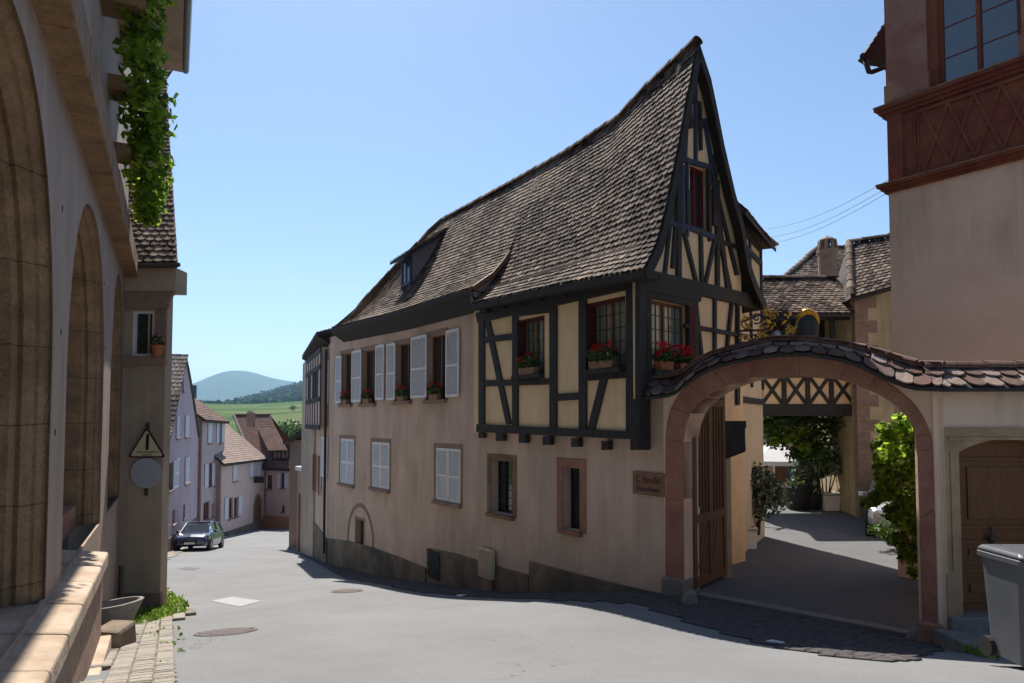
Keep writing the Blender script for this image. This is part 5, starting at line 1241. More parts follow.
a = prect(WC, 145.6, 148.7, 434, 450, .07); q = MB(); q.prism(WC, [(a[0]+.0, a[2]), (a[1]+.0, a[2]), (a[1]-.01, a[3]), (a[0]-.01, a[3])], .069, .073); q.build('symbol_bar', 'ink', sgn, bevel=.01)
c = WC.uv(147, 452.2, .07); text(sgn, WC, c[0], c[1], .07, .05, 'VIRAGE DANGEREUX'); c = WC.uv(147, 455.0, .07); text(sgn, WC, c[0], c[1], .07, .05, 'SUR 200 M')
rs_ = thing('round_sign', 'plain pale grey round sign below the triangle', 'sign', WC.pt(.45, 0, .05)); c = WC.uv(146, 473, .05); rr = abs(WC.uv(130.5, 473, .05)[0]-c[0])
q = MB(); q.prism(WC, [(c[0]+rr*math.cos(2*math.pi*k/32), c[1]+rr*.97*math.sin(2*math.pi*k/32)) for k in range(32)], .04, .06); q.build('disc', 'signgrey', rs_, bevel=.004)
q = MB(); q.box(WC, c[0]-.03, c[0]+.03, c[1]-rr-.15, c[1]+1.1, .0, .042); q.build('bracket', 'iron', rs_)
# flower pot on the window sill
p = WC.pt(WC.uv(158, 352, .05)[0], bw[2]-.02, .06); fp = thing('flower_pot', 'orange pot of pink flowers on the corner house window sill', 'flower pot', tuple(p))
q = MB(); q.lathe(p, [(.10, 0), (.135, .2), (.15, .2), (.15, .25), (.12, .25)], 16); q.build('pot', 'terracotta', fp, smooth=False)
q = MB(); leafcloud(q, (p.x, p.y, p.z+.36), (.16, .15, .14), 160, .07); q.build('foliage', 'leaf', fp, recalc=False)
q = MB()
for k in range(9): leafcloud(q, (p.x+RN.uniform(-.15, .17), p.y-.1+RN.uniform(-.05, .1), p.z+.36+RN.uniform(-.05, .15)), (.035, .035, .03), 20, .03)
q.build('blooms', 'pink_bloom', fp, recalc=False)
# stone troughs and weeds by the arcade foot
def trough(label, c, r, h, tilt, m='stone_grey'):
    q = MB(); seg = 14; f_ = lambda rr, z: [(c[0]+rr*1.15*math.cos(2*math.pi*k/seg), c[1]+rr*math.sin(2*math.pi*k/seg), c[2]+z+tilt*math.cos(2*math.pi*k/seg)) for k in range(seg)]
    q.rings([f_(r*.55, 0), f_(r*.7, h*.5), f_(r, h), f_(r*.86, h), f_(r*.7, h*.75)], True); o = q.build('stone_trough', m); tag(o, label, 'trough'); return o
p = gpix(114, 590, 0); p = at(115, 600, 10.9); p.z = H(p.x, p.y); trough('tilted stone basin standing against the end of the arcade wall', (p.x, p.y, p.z+.02), .36, .52, .05)
p = at(114, 640, 9.6); p.z = H(p.x, p.y); q = MB(); q.box8([(p.x-.2, p.y-.25, p.z-.1), (p.x+.2, p.y-.25, p.z-.1), (p.x+.18, p.y+.3, p.z-.1), (p.x-.2, p.y+.3, p.z-.1), (p.x-.2, p.y-.22, p.z+.32), (p.x+.17, p.y-.22, p.z+.30), (p.x+.15, p.y+.28, p.z+.33), (p.x-.2, p.y+.28, p.z+.34)]); o = q.build('stone_block', 'plinth', bevel=.05); tag(o, 'mossy dark stone block in front of the stone basin', 'stone')
p = at(121, 580, 14.6); q = MB(); q.tube([(p.x, p.y, H(p.x, p.y)-.1), (p.x, p.y, at(121, 566, 14.6).z)], .05, 8); o = q.build('iron_pipe', 'iron', smooth=True); tag(o, 'thin iron downpipe end beside the plinth of the corner house', 'pipe')
def weeds(name, label, pts, n, h, R, m='grass', hf=H):
    q = MB()
    for _ in range(n):
        for _t in range(20):
            x = R.uniform(min(p[0] for p in pts), max(p[0] for p in pts)); y = R.uniform(min(p[1] for p in pts), max(p[1] for p in pts))
            if pin(pts, x, y): break
        else: continue
        z = hf(x, y)+.02; hh = h*R.uniform(.4, 1.2)*(1+.6*noise.noise(Vector((x*2, y*2, 0))))
        for b_ in range(5):
            a = R.uniform(0, 6.28); w_ = .012+.02*R.random(); l_ = hh*R.uniform(.6, 1.1); lean = R.uniform(.1, .7)*l_
            bx_, by_ = x+R.uniform(-.05, .05), y+R.uniform(-.05, .05); dx, dy = math.cos(a), math.sin(a)
            q.poly([(bx_-dy*w_, by_+dx*w_, z), (bx_+dy*w_, by_-dx*w_, z), (bx_+dx*lean*.6+dy*w_*.9, by_+dy*lean*.6-dx*w_*.9, z+l_*.7), (bx_+dx*lean, by_+dy*lean, z+l_), (bx_+dx*lean*.6-dy*w_*.9, by_+dy*lean*.6+dx*w_*.9, z+l_*.7)], R.random())
    o = q.build(name, m, kind='stuff', recalc=False); o['label'] = label; o['category'] = 'weeds'
Rw = random.Random(9)
wp = [gpix(*p) for p in [(161, 588), (172, 596), (186, 607), (190, 613), (172, 618), (160, 622), (140, 628), (124, 626), (128, 612), (160, 611)]]
weeds('weeds', 'bright green weeds growing at the corner of the beige house', [(p.x, p.y) for p in wp], 520, .13, Rw)
wp = [gpix(*p) for p in [(106, 640), (186, 680), (178, 625), (120, 615)]]
weeds('joint_weeds', 'sparse weeds in the joints of the pale cobbles', [(p.x, p.y) for p in wp], 60, .06, Rw)
wp = [gpix(*p) for p in [(960, 640), (998, 652), (1000, 662), (965, 652)]]
weeds('kerb_weeds', 'weeds at the kerb beside the grey bin', [(p.x, p.y) for p in wp], 70, .10, Rw)

# ================================================================ HOUSES DOWN THE STREET
def house_wall(name_, label, W, outer, openings, m, thick=.3):
    p = W.pt(outer[0][0], 0); g = thing(name_, label, 'house', (p.x, p.y, H(p.x, p.y)))
    q = MB(); wallmesh(q, W, outer, [rect(*o) for o in openings], thick); q.build('street_wall', m, g)
    for o in openings: window(g, W, *o, depth=.15, pane='glass', frame='brownwood', cols=2, fw=.06, sill='brownstone')
    return g
def shs(g, W, l, m='palewhite'):
    for x0, x1, y0, y1 in l:
        a = prect(W, x0, x1, y0, y1, .03); shutter(g, W, *a, .03, m=m, slats=False)
WA = through(160, 33.8, 197, 46.3); 
if WA.d.y < 0: WA.d = -WA.d
op = [prect(WA, 168.4, 172.6, 463, 490), prect(WA, 164.3, 167, 513, 526), prect(WA, 172.4, 175.2, 510, 524), prect(WA, 183, 185, 505, 518), prect(WA, 182.2, 183.8, 378, 391), prect(WA, 176.5, 179.6, 416, 438), prect(WA, 185.2, 189, 415.5, 437), prect(WA, 185.2, 189.3, 457, 483)]
ga = WA.q([(158, 480), (163.5, 448), (170, 428), (176, 395), (184.5, 357), (188.5, 375), (193, 403), (198, 437), (201, 452)])
fe = WA.uv(198, 500)[0]
g = house_wall('lavender_house', 'tall lavender gabled house just beyond the corner house on the left', WA, [(ga[0][0], -9)]+ga[:-1]+[(fe, ga[-1][1]), (fe, -9)], op, 'lavender')
shs(g, WA, [(165, 168.3, 463, 491), (173, 179, 459.5, 488), (176.4, 179.7, 416, 438), (185.1, 189.1, 415.5, 437), (185.1, 189.4, 457, 483)])
tp = WA.q([(160, 546), (197, 518)], .05); q = MB(); q.prism(WA, [(-1, tp[0][1]+.1), (fe, tp[1][1]), (fe, -9.5), (-1, -9.5)], -.02, .06); q.build('plinth', 'plinth', g)
ap = ga[4]; lf_ = ga[0]; inn_ = -WA.n
def ext(W, s, z, n): return W.pt(s, z, n)
crv = polyline([WA.pt(a-.12, b_+.05, .2) for a, b_ in ga[:5]])
crb = polyline([WA.pt(a-.12, b_+.05, -9) for a, b_ in ga[:5]])
SA = lambda a, b_: crb(b_).lerp(crv(b_), a)
roofpart(g, SA, 9.2, 6, name='near_roof', m='tile_dark', w=.24, e=.22, na=2, nb=8, ridge=[WA.pt(ap[0], ap[1]+.08, .2), WA.pt(ap[0], ap[1]+.08, -9)])
crv2 = polyline([WA.pt(a+.08, b_+.05, .12) for a, b_ in ga[4:8]]); crb2 = polyline([WA.pt(a+.08, b_+.05, -9) for a, b_ in ga[4:8]])
q = MB(); slab(q, lambda a, b_: crv2(b_).lerp(crb2(b_), a), 2, 6, 0, .08); q.build('far_roof', 'tile_dark', g)

def street_house(name_, label, pxa, Ya, pxb, Yb, ptop, op, sh, m, roofm, ridge_back, ridge_up, plinth=None, end_m=None, hipfar=0., eave_z=None, over=.3, near_ext=0):
    W = through(pxa, Ya, pxb, Yb)
    if (W.d.y < 0): W.d = -W.d
    ln_ = math.hypot(hx(pxb, Yb)-hx(pxa, Ya), Yb-Ya); ze0 = W.uv(pxa, ptop[0])[1]; ze1 = W.uv(pxb, ptop[1])[1]
    ops = [prect(W, *o) for o in op]; g = house_wall(name_, label, W, [(0, -11), (0, ze0), (ln_, ze1), (ln_, -11)], ops, m)
    shs(g, W, sh)
    We = Wall(W.pt(0, 0)[:2], (-W.n.x, -W.n.y), nrm=(-W.d.x, -W.d.y)); zr = (ze0+ze1)/2+ridge_up
    q = MB(); q.prism(We, [(0, -11), (2*ridge_back, -11), (2*ridge_back, ze0), (ridge_back, zr), (0, ze0)], -.3, 0); q.build('end_wall', end_m or m, g)
    nb_ = -ridge_back
    S = plane4(W.pt(-over*.5-near_ext, ze0-.05, over), W.pt(ln_+.2, ze1-.05, over), W.pt(-over*.5-near_ext, zr, nb_), W.pt(ln_+.2-hipfar, zr, nb_))
    roofpart(g, S, ln_+.5, math.hypot(ridge_back, ridge_up)+.4, name='roof', m=roofm, w=.26, e=.24, na=3, nb=3, slabth=.16, ridge=[W.pt(-over*.5-near_ext, zr+.06, nb_), W.pt(ln_+.2-hipfar, zr+.06, nb_)])
    q = MB(); q.poly([W.pt(-over*.5-near_ext, zr, nb_), W.pt(ln_+.2-hipfar, zr, nb_), W.pt(ln_+.2, ze1, 2*nb_), W.pt(-over*.5-near_ext, ze0, 2*nb_)]); q.poly([W.pt(ln_+.2, ze1-.05, over), W.pt(ln_+.2, ze1, 2*nb_), W.pt(ln_+.2-hipfar, zr, nb_)]); q.build('rear_roof', roofm, g)
    return g, W, ln_
g, W2, ln2 = street_house('mauve_house', 'mauve house with orange end wall and reddish roof, behind the parked car', 202, 47.5, 225.5, 54.5, (419, 421),
    [(208, 212, 416.5, 443), (219, 221.5, 419, 443), (209.2, 212, 463, 486), (214.3, 217, 463, 485), (211.5, 214.5, 503, 517), (203.4, 209.6, 502, 520)],
    [(204.6, 208, 464, 487), (212, 214.2, 463, 486), (217, 219, 462.5, 485), (221, 224, 461, 484), (216.5, 219, 419, 443), (221.6, 224, 419, 442), (214.6, 216, 502, 517), (208, 212, 416.5, 443)], 'mauve', 'tile_red', 3.2, 2.5, end_m='orange', hipfar=1.0)
g, W3, ln3 = street_house('pale_roofed_house', 'low rose house under a pale sunlit tile roof with an arched doorway', 222, 51.5, 264.5, 62.5, (463, 458),
    [(228.5, 233, 498, 518.5), (234, 238, 497.5, 517), (233, 237, 463.5, 481), (250, 253, 462, 477)],
    [(224.5, 228.3, 498, 519.5), (238.3, 242, 495.5, 514.5), (232.9, 236.9, 463, 481), (249.4, 253, 461.5, 477.5), (257, 261, 461, 475)], 'rose', 'tile_pale', 3.4, 3.3, near_ext=0., hipfar=1.0)
aa = prect(W3, 254, 260.5, 496, 530, .02); q = MB(); cxa = (aa[0]+aa[1])/2; wa = (aa[1]-aa[0])/2
q.prism(W3, [(aa[0], aa[2]-.4), (aa[1], aa[2]-.4)]+[(cxa+wa*math.cos(math.pi*k/8), aa[3]-wa+wa*math.sin(math.pi*k/8)) for k in range(9)], .0, .03); q.build('arched_door', 'brownwood', g)
pts = [(cxa+(wa+.12)*math.cos(math.pi*k/8), aa[3]-wa+(wa+.12)*math.sin(math.pi*k/8)) for k in range(9)]; q = MB()
for a, b_ in zip(pts, pts[1:]): q.bar(W3, a, b_, .2, -.01, .05)
q.bar(W3, (pts[0][0], aa[2]-.4), pts[0], .2, -.01, .051); q.bar(W3, (pts[-1][0], aa[2]-.4), pts[-1], .2, -.01, .051); q.build('door_arch', 'brownstone', g)
q = MB(); a = prect(W3, 258, 264, 475.5, 482, .4); q.box(W3, a[0], a[0]+.06, a[2], a[3], .05, .9); o = q.build('hanging_sign', 'ink', None, bevel=.01); tag(o, 'small dark sign board projecting from the rose house wall', 'sign')
q = MB(); tp = W3.q([(222, 533), (264, 519)], .04); q.prism(W3, [(0, tp[0][1]), (ln3, tp[1][1]), (ln3, -11), (0, -11)], -.02, .05); q.build('plinth', 'plinth', g)
# dormered house closing the view
W4 = through(265.5, 62.5, 306, 60.0)
if W4.d.x < 0: W4.d = -W4.d
W4.n = Vector((W4.d.y, -W4.d.x)); ln4 = math.hypot(hx(306, 60)-hx(265.5, 62.5), 2.5)
op = [(265.8, 272, 475, 489), (280.5, 284.5, 473, 488), (281.2, 284.6, 505.5, 512)]; ze = W4.uv(285, 467)[1]
g = house_wall('dormered_house', 'salmon house with a long brown roof and two shed dormers at the street bend', W4, [(-2.2, -12), (-2.2, ze), (W4.uv(293, 500)[0], ze), (W4.uv(293, 500)[0], -12)], [prect(W4, *o) for o in op], 'rose')
shs(g, W4, [(277.5, 280.3, 473, 489), (284.7, 288, 472, 488)], 'palewhite')
a = W4.uv(280, 516.5, .03)[1]; q = MB(); q.box(W4, -2.2, W4.uv(293, 500)[0], -12, a, -.02, .05); q.build('plinth', 'orange', g)
q = MB(); q.prism(Wall(W4.pt(0, 0)[:2], (-W4.n.x, -W4.n.y), nrm=(-W4.d.x, -W4.d.y)), [(0, -12), (9, -12), (9, ze), (0, ze)], -.3, 0); q.build('end_wall', 'rose', g)
zr4 = W4.uv(255, 415, -3.6)[1]
r0 = W4.pt(W4.uv(235, 415, -3.6)[0], zr4, -3.6); r1 = W4.pt(W4.uv(270, 416, -3.6)[0], zr4, -3.6)
S4 = plane4(W4.pt(-.5, ze-.1, .4), W4.pt(W4.uv(294, 468, .4)[0], ze-.1, .4), r0, r1)
roofpart(g, S4, 3.4, 6.2, name='roof', m='tile_red', w=.26, e=.24, na=4, nb=4, slabth=.2, ridge=[r0+Vector((0, 0, .06)), r1+Vector((0, 0, .06))])
q = MB(); q.tube([W4.pt(-.55, ze-.05, .45), r0+Vector((-.1, -.05, 0))], .16, 5); q.build('barge_board', 'timber', g)
ln4b = W4.uv(292, 500)[0]; e4 = Vector((r1.x, r1.y, ze)); e4b = W4.pt(W4.uv(270, 416, -3.6)[0]-1.5, ze, -7)
q = MB(); q.poly([r0, r1, e4b, W4.pt(-2, ze, -7)]); q.poly([r1, W4.pt(W4.uv(293, 468, .4)[0], ze-.1, .3), e4b]); q.build('rear_roof', 'tile_red', g)
a_, b_ = findab(S4, 278, 461); dormer(g, S4, max(a_-.14, .02), a_+.1, b_, 1.0, b_+.58, m='tile_red', cheek='timber')
a_, b_ = findab(S4, 289, 461); dormer(g, S4, min(a_-.05, .75), min(a_+.14, .97), b_, 1.05, b_+.55, m='tile_red', cheek='timber')
q = MB(); c = at(251, 416, 65); q.abox(c.x-.3, c.x+.3, c.y-.3, c.y+.3, c.z-1, c.z+.35); q.build('chimney', 'brownstone', g, bevel=.03)
# narrow brown house and gate piers at the right of the street
p0 = at(303.5, 500, 37); Wn = through(291, 41.5, 304, 39.5)
if Wn.d.x < 0: Wn.d = -Wn.d
Wn.n = Vector((Wn.d.y, -Wn.d.x)); lnn = 3.2; zn = Wn.uv(297, 440)[1]
g = thing('narrow_brown_house', 'narrow brown house squeezed against the far end of the half-timbered house', 'house', (Wn.p.x, Wn.p.y, H(Wn.p.x, Wn.p.y)))
q = MB(); q.box(Wn, 0, lnn, -10, zn, -5, 0); q.build('front_wall', 'brownstone', g)
e0, e1_, t0, t1_ = Wn.pt(-.35, zn-.15, .35), Wn.pt(lnn, zn+.55, .35), Wn.pt(-.35, zn-.15, -5), Wn.pt(lnn, zn+1.2, -5)
roofpart(g, plane4(e0, t0, e1_, t1_), 5.3, 3.4, name='roof', m='tile_red', w=.24, e=.22, na=3, nb=3)
pw = MB(); a = Wn.uv(297, 520, .9)[0]; pw.box(Wn, a, a+1.0, -10, Wn.uv(297, 470, .9)[1], .3, .9); o = pw.build('pier', 'beige', g); pw = MB(); pw.box(Wn, a-.1, a+1.1, Wn.uv(297, 470, .9)[1], Wn.uv(297, 467, .9)[1]+.05, .2, 1.0); pw.build('pier_cap', 'white', g)
pw = MB(); pw.box(Wn, a+.3, a+.85, -8, Wn.uv(297, 493, .9)[1], .9, .93); pw.build('door', 'redwood', g)
# roof fringe of further houses behind (chimney and antenna)
c = at(194.5, 384, 56); q = MB(); q.abox(c.x-.13, c.x+.13, c.y-.13, c.y+.13, c.z-1.6, c.z-.1); o = q.build('chimney', 'blue', bpy.data.objects['mauve_house'])

# ================================================================ MANHOLES AND PATCHES
def cover(name, label, px, py, rx, m, rect_=None):
    p = gpix(px, py); r0 = gpix(px-rx, py); r = abs(p.x-r0.x); e = .006
    def gz(x, y): return H(x, y)+e
    q = MB(); n = 28
    for rr0, rr1, dz in ((0, r*.82, .004), (r*.86, r, .006)):
        for k in range(n):
            a, b_ = 2*math.pi*k/n, 2*math.pi*(k+1)/n
            pts = [(p.x+rr1*math.cos(a), p.y+rr1*math.sin(a)), (p.x+rr1*math.cos(b_), p.y+rr1*math.sin(b_)), (p.x+rr0*math.cos(b_), p.y+rr0*math.sin(b_)), (p.x+rr0*math.cos(a), p.y+rr0*math.sin(a))]
            q.poly([(x, y, gz(x, y)+dz) for x, y in (pts if rr0 else pts[:3])])
    for i in range(-4, 5):
        for j in range(-4, 5):
            x, y = p.x+i*r*.18, p.y+j*r*.18
            if math.hypot(x-p.x, y-p.y) < r*.75: q.abox(x-r*.05, x+r*.05, y-r*.05, y+r*.05, gz(x, y), gz(x, y)+.012)
    o = q.build(name, m); tag(o, label, 'manhole cover', 'covers in the roadway')
cover('manhole_cover', 'round rusty manhole cover in the near left roadway', 226, 632, 25, 'iron')
cover('manhole_cover', 'small dark round cover near the foot of the long house', 347, 591, 15, 'iron')
for quad, lab in (([(211, 601), (232, 597), (262, 601), (240, 607)], 'pale rectangular cover set in the asphalt beyond the round one'), ([(178, 569), (186, 567), (200, 568.5), (193, 570.5)], 'thin dark rectangular cover far down the road')):
    q = MB(); P = [gpix(*p) for p in quad]
    G = [[P[0].lerp(P[1], j/4).lerp(P[3].lerp(P[2], j/4), i/4) for j in range(5)] for i in range(5)]
    for i in range(4):
        for j in range(4): q.poly([(v.x, v.y, H(v.x, v.y)+.008) for v in (G[i][j], G[i+1][j], G[i+1][j+1], G[i][j+1])])
    o = q.build('road_cover', 'conc' if 'pale' in lab else 'iron'); tag(o, lab, 'manhole cover', 'covers in the roadway')

# ================================================================ WHEELIE BIN
bx0, by0 = 4.66, 6.68; bz = H(bx0+.3, by0-.2)+.0
bz = at(1003, 667, 6.66).z
binr = thing('wheelie_bin', 'grey wheelie bin standing at the kerb at the right edge', 'bin', (bx0+.3, by0, bz))
def bloop(f, w0, w1, d0, d1, z, r=.05): 
    x0, x1 = bx0+.12-f*.0, 0
    return z
def rrect(cx, cy, w, d, z, r=.06, n=4):
    pts = []
    for (sx_, sy_, a0) in ((1, 1, 0), (-1, 1, 90), (-1, -1, 180), (1, -1, 270)):
        for k in range(n+1):
            a = math.radians(a0+90*k/n); pts.append((cx+sx_*(w/2-r)+r*math.cos(a), cy+sy_*(d/2-r)+r*math.sin(a), z))
    return pts
bz -= .06; cbx, cby = bx0+.28+.115, by0+.26
hB = at(985, 556, 6.6).z-bz
q = MB(); q.rings([rrect(cbx, cby, .47, .50, bz+.04), rrect(cbx, cby, .48, .52, bz+.3), rrect(cbx, cby, .53, .60, bz+hB*.86), rrect(cbx, cby, .535, .61, bz+hB*.93)]); q.build('bin_body', 'bin', binr, smooth=False, bevel=.006)
q = MB(); q.rings([rrect(cbx, cby, .585, .66, bz+hB*.90, .05), rrect(cbx, cby, .59, .665, bz+hB*.945, .05), rrect(cbx, cby, .57, .65, bz+hB*.95, .05)]); q.build('rim', 'bin', binr, bevel=.008)
q = MB(); q.rings([rrect(cbx, cby-.01, .575, .67, bz+hB*.955, .05), rrect(cbx, cby-.01, .58, .675, bz+hB*.975, .05), rrect(cbx, cby, .53, .60, bz+hB*1.0, .05), rrect(cbx, cby, .40, .44, bz+hB*1.012, .05)]); q.build('lid', 'binlid', binr, bevel=.01)
for sx_ in (-1, 1):
    q = MB(); q.tube([(cbx+sx_*.24, cby+.22, bz+.10), (cbx+sx_*.29, cby+.22, bz+.10)], .10, 16); q.build('wheel', 'rubber', binr)
q = MB(); q.tube([(cbx-.2, cby+.38, bz+hB*.9), (cbx+.2, cby+.38, bz+hB*.9)], .018, 8); q.build('handle', 'binlid', binr)
WBn = Wall((cbx, cby-.5*.57-.002), (1, 0)); q = MB(); cz_ = bz+.72; s_off = -.09
ptsL = [(math.cos(a)*.055*(1+.2*math.sin(3*a))+s_off, cz_+math.sin(a)*.042) for a in [2*math.pi*k/18 for k in range(18)]]
for a, b_ in zip(ptsL, ptsL[1:]+ptsL[:1]): q.bar(WBn, a, b_, .007, -.01, .008)
for x in (-.02, .005): q.bar(WBn, (x+s_off, cz_-.02), (x+s_off, cz_+.025), .007, -.01, .008)
q.bar(WBn, (s_off+.005, cz_+.02), (s_off+.03, cz_-.0), .007, -.01, .008); q.bar(WBn, (s_off-.03, cz_-.055), (s_off+.06, cz_-.055), .007, -.01, .008); q.build('emblem', 'white', binr)

# ================================================================ WROUGHT IRON SIGN
Yi = 14.3; WI = Wall((hx(738, Yi), Yi), (1, -.12)); isg = thing('wrought_iron_sign', 'gilded wrought iron bracket sign with scrolls and a medallion above the gateway', 'sign', tuple(WI.pt(0, WI.uv(738, 340)[1], 0)))
def ip(x, y): s, z = WI.uv(x, y); return WI.pt(s, z)
bk = MB(); gd = MB()
bk.tube([ip(737, 331), ip(765, 330), ip(800, 336), ip(812, 344)], .022); bk.tube([ip(737, 343), ip(765, 341), ip(800, 343)], .02); bk.tube([ip(738, 306), ip(738, 350)], .025)
bk.tube([ip(742, 322), ip(760, 315), ip(778, 320), ip(798, 318)], .018)
def spiral(mbx, x, y, r, turns, a0, th=.016, dirn=1, seg=26):
    mbx.tube([ip(x+r*(1-k/seg*.85)*math.cos(a0+dirn*turns*2*math.pi*k/seg), y+r*(1-k/seg*.85)*math.sin(a0+dirn*turns*2*math.pi*k/seg)) for k in range(seg+1)], th, 6)
RI = random.Random(4)
for k, (x, y, r, a, d) in enumerate([(745, 338, 6, 0, 1), (754, 338, 5.5, 3, -1), (747, 322, 7, 1, 1), (757, 318, 6, 2, -1), (766, 325, 7, 0, 1), (775, 335, 6, 4, -1), (768, 339, 5, 1, 1), (783, 322, 7, 3, 1), (790, 332, 6, 0, -1), (781, 313, 4.5, 2, 1), (760, 332, 4, 5, 1), (795, 325, 5.5, 2, 1), (773, 316, 5, 0, -1)]):
    spiral(bk if k % 2 else gd, x, y, r, 1.4, a, .017 if k % 2 else .02, d)
for k in range(46):
    x, y = RI.uniform(742, 797), RI.uniform(311, 341)
    c = ip(x, y); l_ = RI.uniform(.05, .12); a = RI.uniform(0, 6.28)
    u = Vector((math.cos(a), RI.uniform(-.3, .3), math.sin(a)))*l_; w_ = u.cross(Vector((0, 1, .2))).normalized()*l_*.3
    (gd if RI.random() < .62 else bk).poly([c-u, c+w_, c+u, c-w_])
for a in range(8): gd.tube([ip(767, 310), ip(767+5.5*math.cos(a*.785), 310+5.5*math.sin(a*.785))], [.02, .004], 5)
# gilded crescent over the dark medallion
arc_ = [(808+10.5*math.cos(a), 325+13*math.sin(a)) for a in [math.pi*(1.02+k/14*.95) for k in range(15)]]
gd.tube([ip(*p) for p in arc_], [.02+.055*math.sin(math.pi*min(1, (k+1)/15)) for k in range(15)], 8); gd.tube([ip(784, 336), ip(790, 331), ip(796, 328), ip(799, 322)], [.02, .035, .04, .03], 6)
c = ip(808, 328); bk.rings([[(c.x+rr*.22*math.cos(t), c.y+dy, c.z+rr*.30*math.sin(t)) for t in [2*math.pi*k/20 for k in range(20)]] for rr, dy in ((.5, -.07), (1, -.03), (1, .03), (.5, .07))])
bk.build('bracket', 'black', isg, recalc=False); gd.build('gilding', 'gold', isg, smooth=False, recalc=False)
q = MB(); c = ip(776, 337); q.lathe((c.x, c.y, c.z-.06), [(.02, 0), (.09, .02), (.10, .12), (.06, .17)], 12); q.build('lantern', 'metal', isg)

# ================================================================ CARS
def car(name, label, x, y, z, hd, paint, group=None, slope=0.):
    g = thing(name, label, 'car', (x, y, z), group); f = Vector((math.cos(hd), math.sin(hd), 0)); r = Vector((f.y, -f.x, 0)); up_ = Vector((0, 0, 1)); f = (f+up_*slope).normalized()
    o = Vector((x, y, z)); P = lambda a, b_, c: o+f*a+r*b_+up_*c       # forward, right, up
    # stations: (a, zlow, zbelt, half width)
    st = [(-2.15, .42, .80, .68), (-2.08, .30, .95, .82), (-1.6, .24, 1.02, .90), (-.6, .20, 1.0, .92), (.6, .20, .97, .92), (1.25, .24, .95, .90), (1.75, .26, .88, .86), (2.02, .30, .76, .76), (2.12, .38, .62, .62)]
    q = MB(); rs = []
    for a, zl, zb_, w in st:
        rs.append([P(a, -w*.92, zl), P(a, -w, zl+.12), P(a, -w*1.0, (zl+zb_)/2), P(a, -w*.97, zb_-.05), P(a, -w*.86, zb_), P(a, 0, zb_+.035), P(a, w*.86, zb_), P(a, w*.97, zb_-.05), P(a, w, (zl+zb_)/2), P(a, w, zl+.12), P(a, w*.92, zl)])
    q.rings(rs); body = q.build('body', paint, g, smooth=False, bevel=.03)
    q = MB(); q.rings([[P(a, -w, z1), P(a, -w*.96, z1+.01), P(a, 0, z1+.02), P(a, w*.96, z1+.01), P(a, w, z1), P(a2, w2, z0), P(a2, -w2, z0)] for a, w, z1, a2, w2, z0 in ((-1.75, .60, 1.28, -2.0, .74, .96), (-1.3, .63, 1.47, -1.4, .80, .98), (-.3, .64, 1.52, -.3, .82, .98), (.25, .63, 1.48, .45, .81, .97), (.55, .60, 1.38, 1.2, .76, .94))])
    q.build('windows', 'carglass', g, smooth=False)
    q = MB(); q.rings([[P(a, -w, z1), P(a, -w*.9, z1+.03), P(a, 0, z1+.045), P(a, w*.9, z1+.03), P(a, w, z1)] for a, w, z1 in ((-1.72, .60, 1.29), (-1.3, .635, 1.475), (-.3, .645, 1.525), (.3, .63, 1.48))], False, .5, False); q.build('roof', paint, g)
    for sgn in (-1, 1):
        q = MB()
        q.tube([P(.28, sgn*.635, 1.485), P(1.15, sgn*.78, .95)], .03, 5); q.tube([P(-.35, sgn*.65, 1.52), P(-.35, sgn*.83, .98)], .035, 5); q.tube([P(-1.4, sgn*.64, 1.46), P(-1.75, sgn*.80, .98)], .06, 5); q.tube([P(.28, sgn*.635, 1.49), P(-.35, sgn*.65, 1.535), P(-1.35, sgn*.64, 1.48)], .028, 5); q.build('pillar', paint, g)
        q = MB(); c = P(.62, sgn*.98, 1.02); q.abox(c.x-.1, c.x+.1, c.y-.1, c.y+.1, c.z-.07, c.z+.07); q.build('wing_mirror', paint, g, bevel=.03)
        q = MB(); q.box8([P(1.93, sgn*.46, .64), P(1.93, sgn*.76, .66), P(1.70, sgn*.84, .68), P(1.8, sgn*.5, .66), P(1.90, sgn*.46, .76), P(1.88, sgn*.76, .80), P(1.68, sgn*.84, .82), P(1.78, sgn*.5, .78)])
        q = MB(); q.box8([P(2.09, sgn*.42, .62), P(1.95, sgn*.80, .64), P(1.8, sgn*.80, .64), P(1.8, sgn*.42, .62), P(2.06, sgn*.42, .72), P(1.90, sgn*.80, .76), P(1.8, sgn*.80, .76), P(1.8, sgn*.42, .72)]); q.build('headlight', 'lamp', g)
        q = MB(); q.box8([P(-2.13, sgn*.5, .72), P(-2.10, sgn*.8, .72), P(-1.9, sgn*.86, .72), P(-1.9, sgn*.5, .72), P(-2.11, sgn*.5, .88), P(-2.08, sgn*.8, .88), P(-1.9, sgn*.86, .88), P(-1.9, sgn*.5, .88)]); q.build('tail_light', 'red_paint', g)
        for a in (1.32, -1.32):
            def ring(rr, b_): return [P(a+rr*math.cos(t), sgn*b_, .33+rr*math.sin(t)) for t in [2*math.pi*k/20 for k in range(20)]]
            q = MB(); q.rings([ring(.40, .80), ring(.40, .905)]); q.build('wheel_arch', 'black', g)
            q = MB(); q.rings([ring(.32, .72), ring(.335, .76), ring(.335, .90), ring(.31, .93), ring(.21, .925)]); w_ = q.build('wheel', 'rubber', g)
            q = MB(); q.rings([ring(.21, .926), ring(.19, .935), ring(.05, .92)]); q.build('rim', 'metal', w_)
    q = MB(); q.box8([P(2.13, -.36, .44), P(2.13, .36, .44), P(1.9, .36, .44), P(1.9, -.36, .44), P(2.125, -.42, .60), P(2.125, .42, .60), P(1.9, .42, .60), P(1.9, -.42, .60)]); q.build('grille', 'black', g)
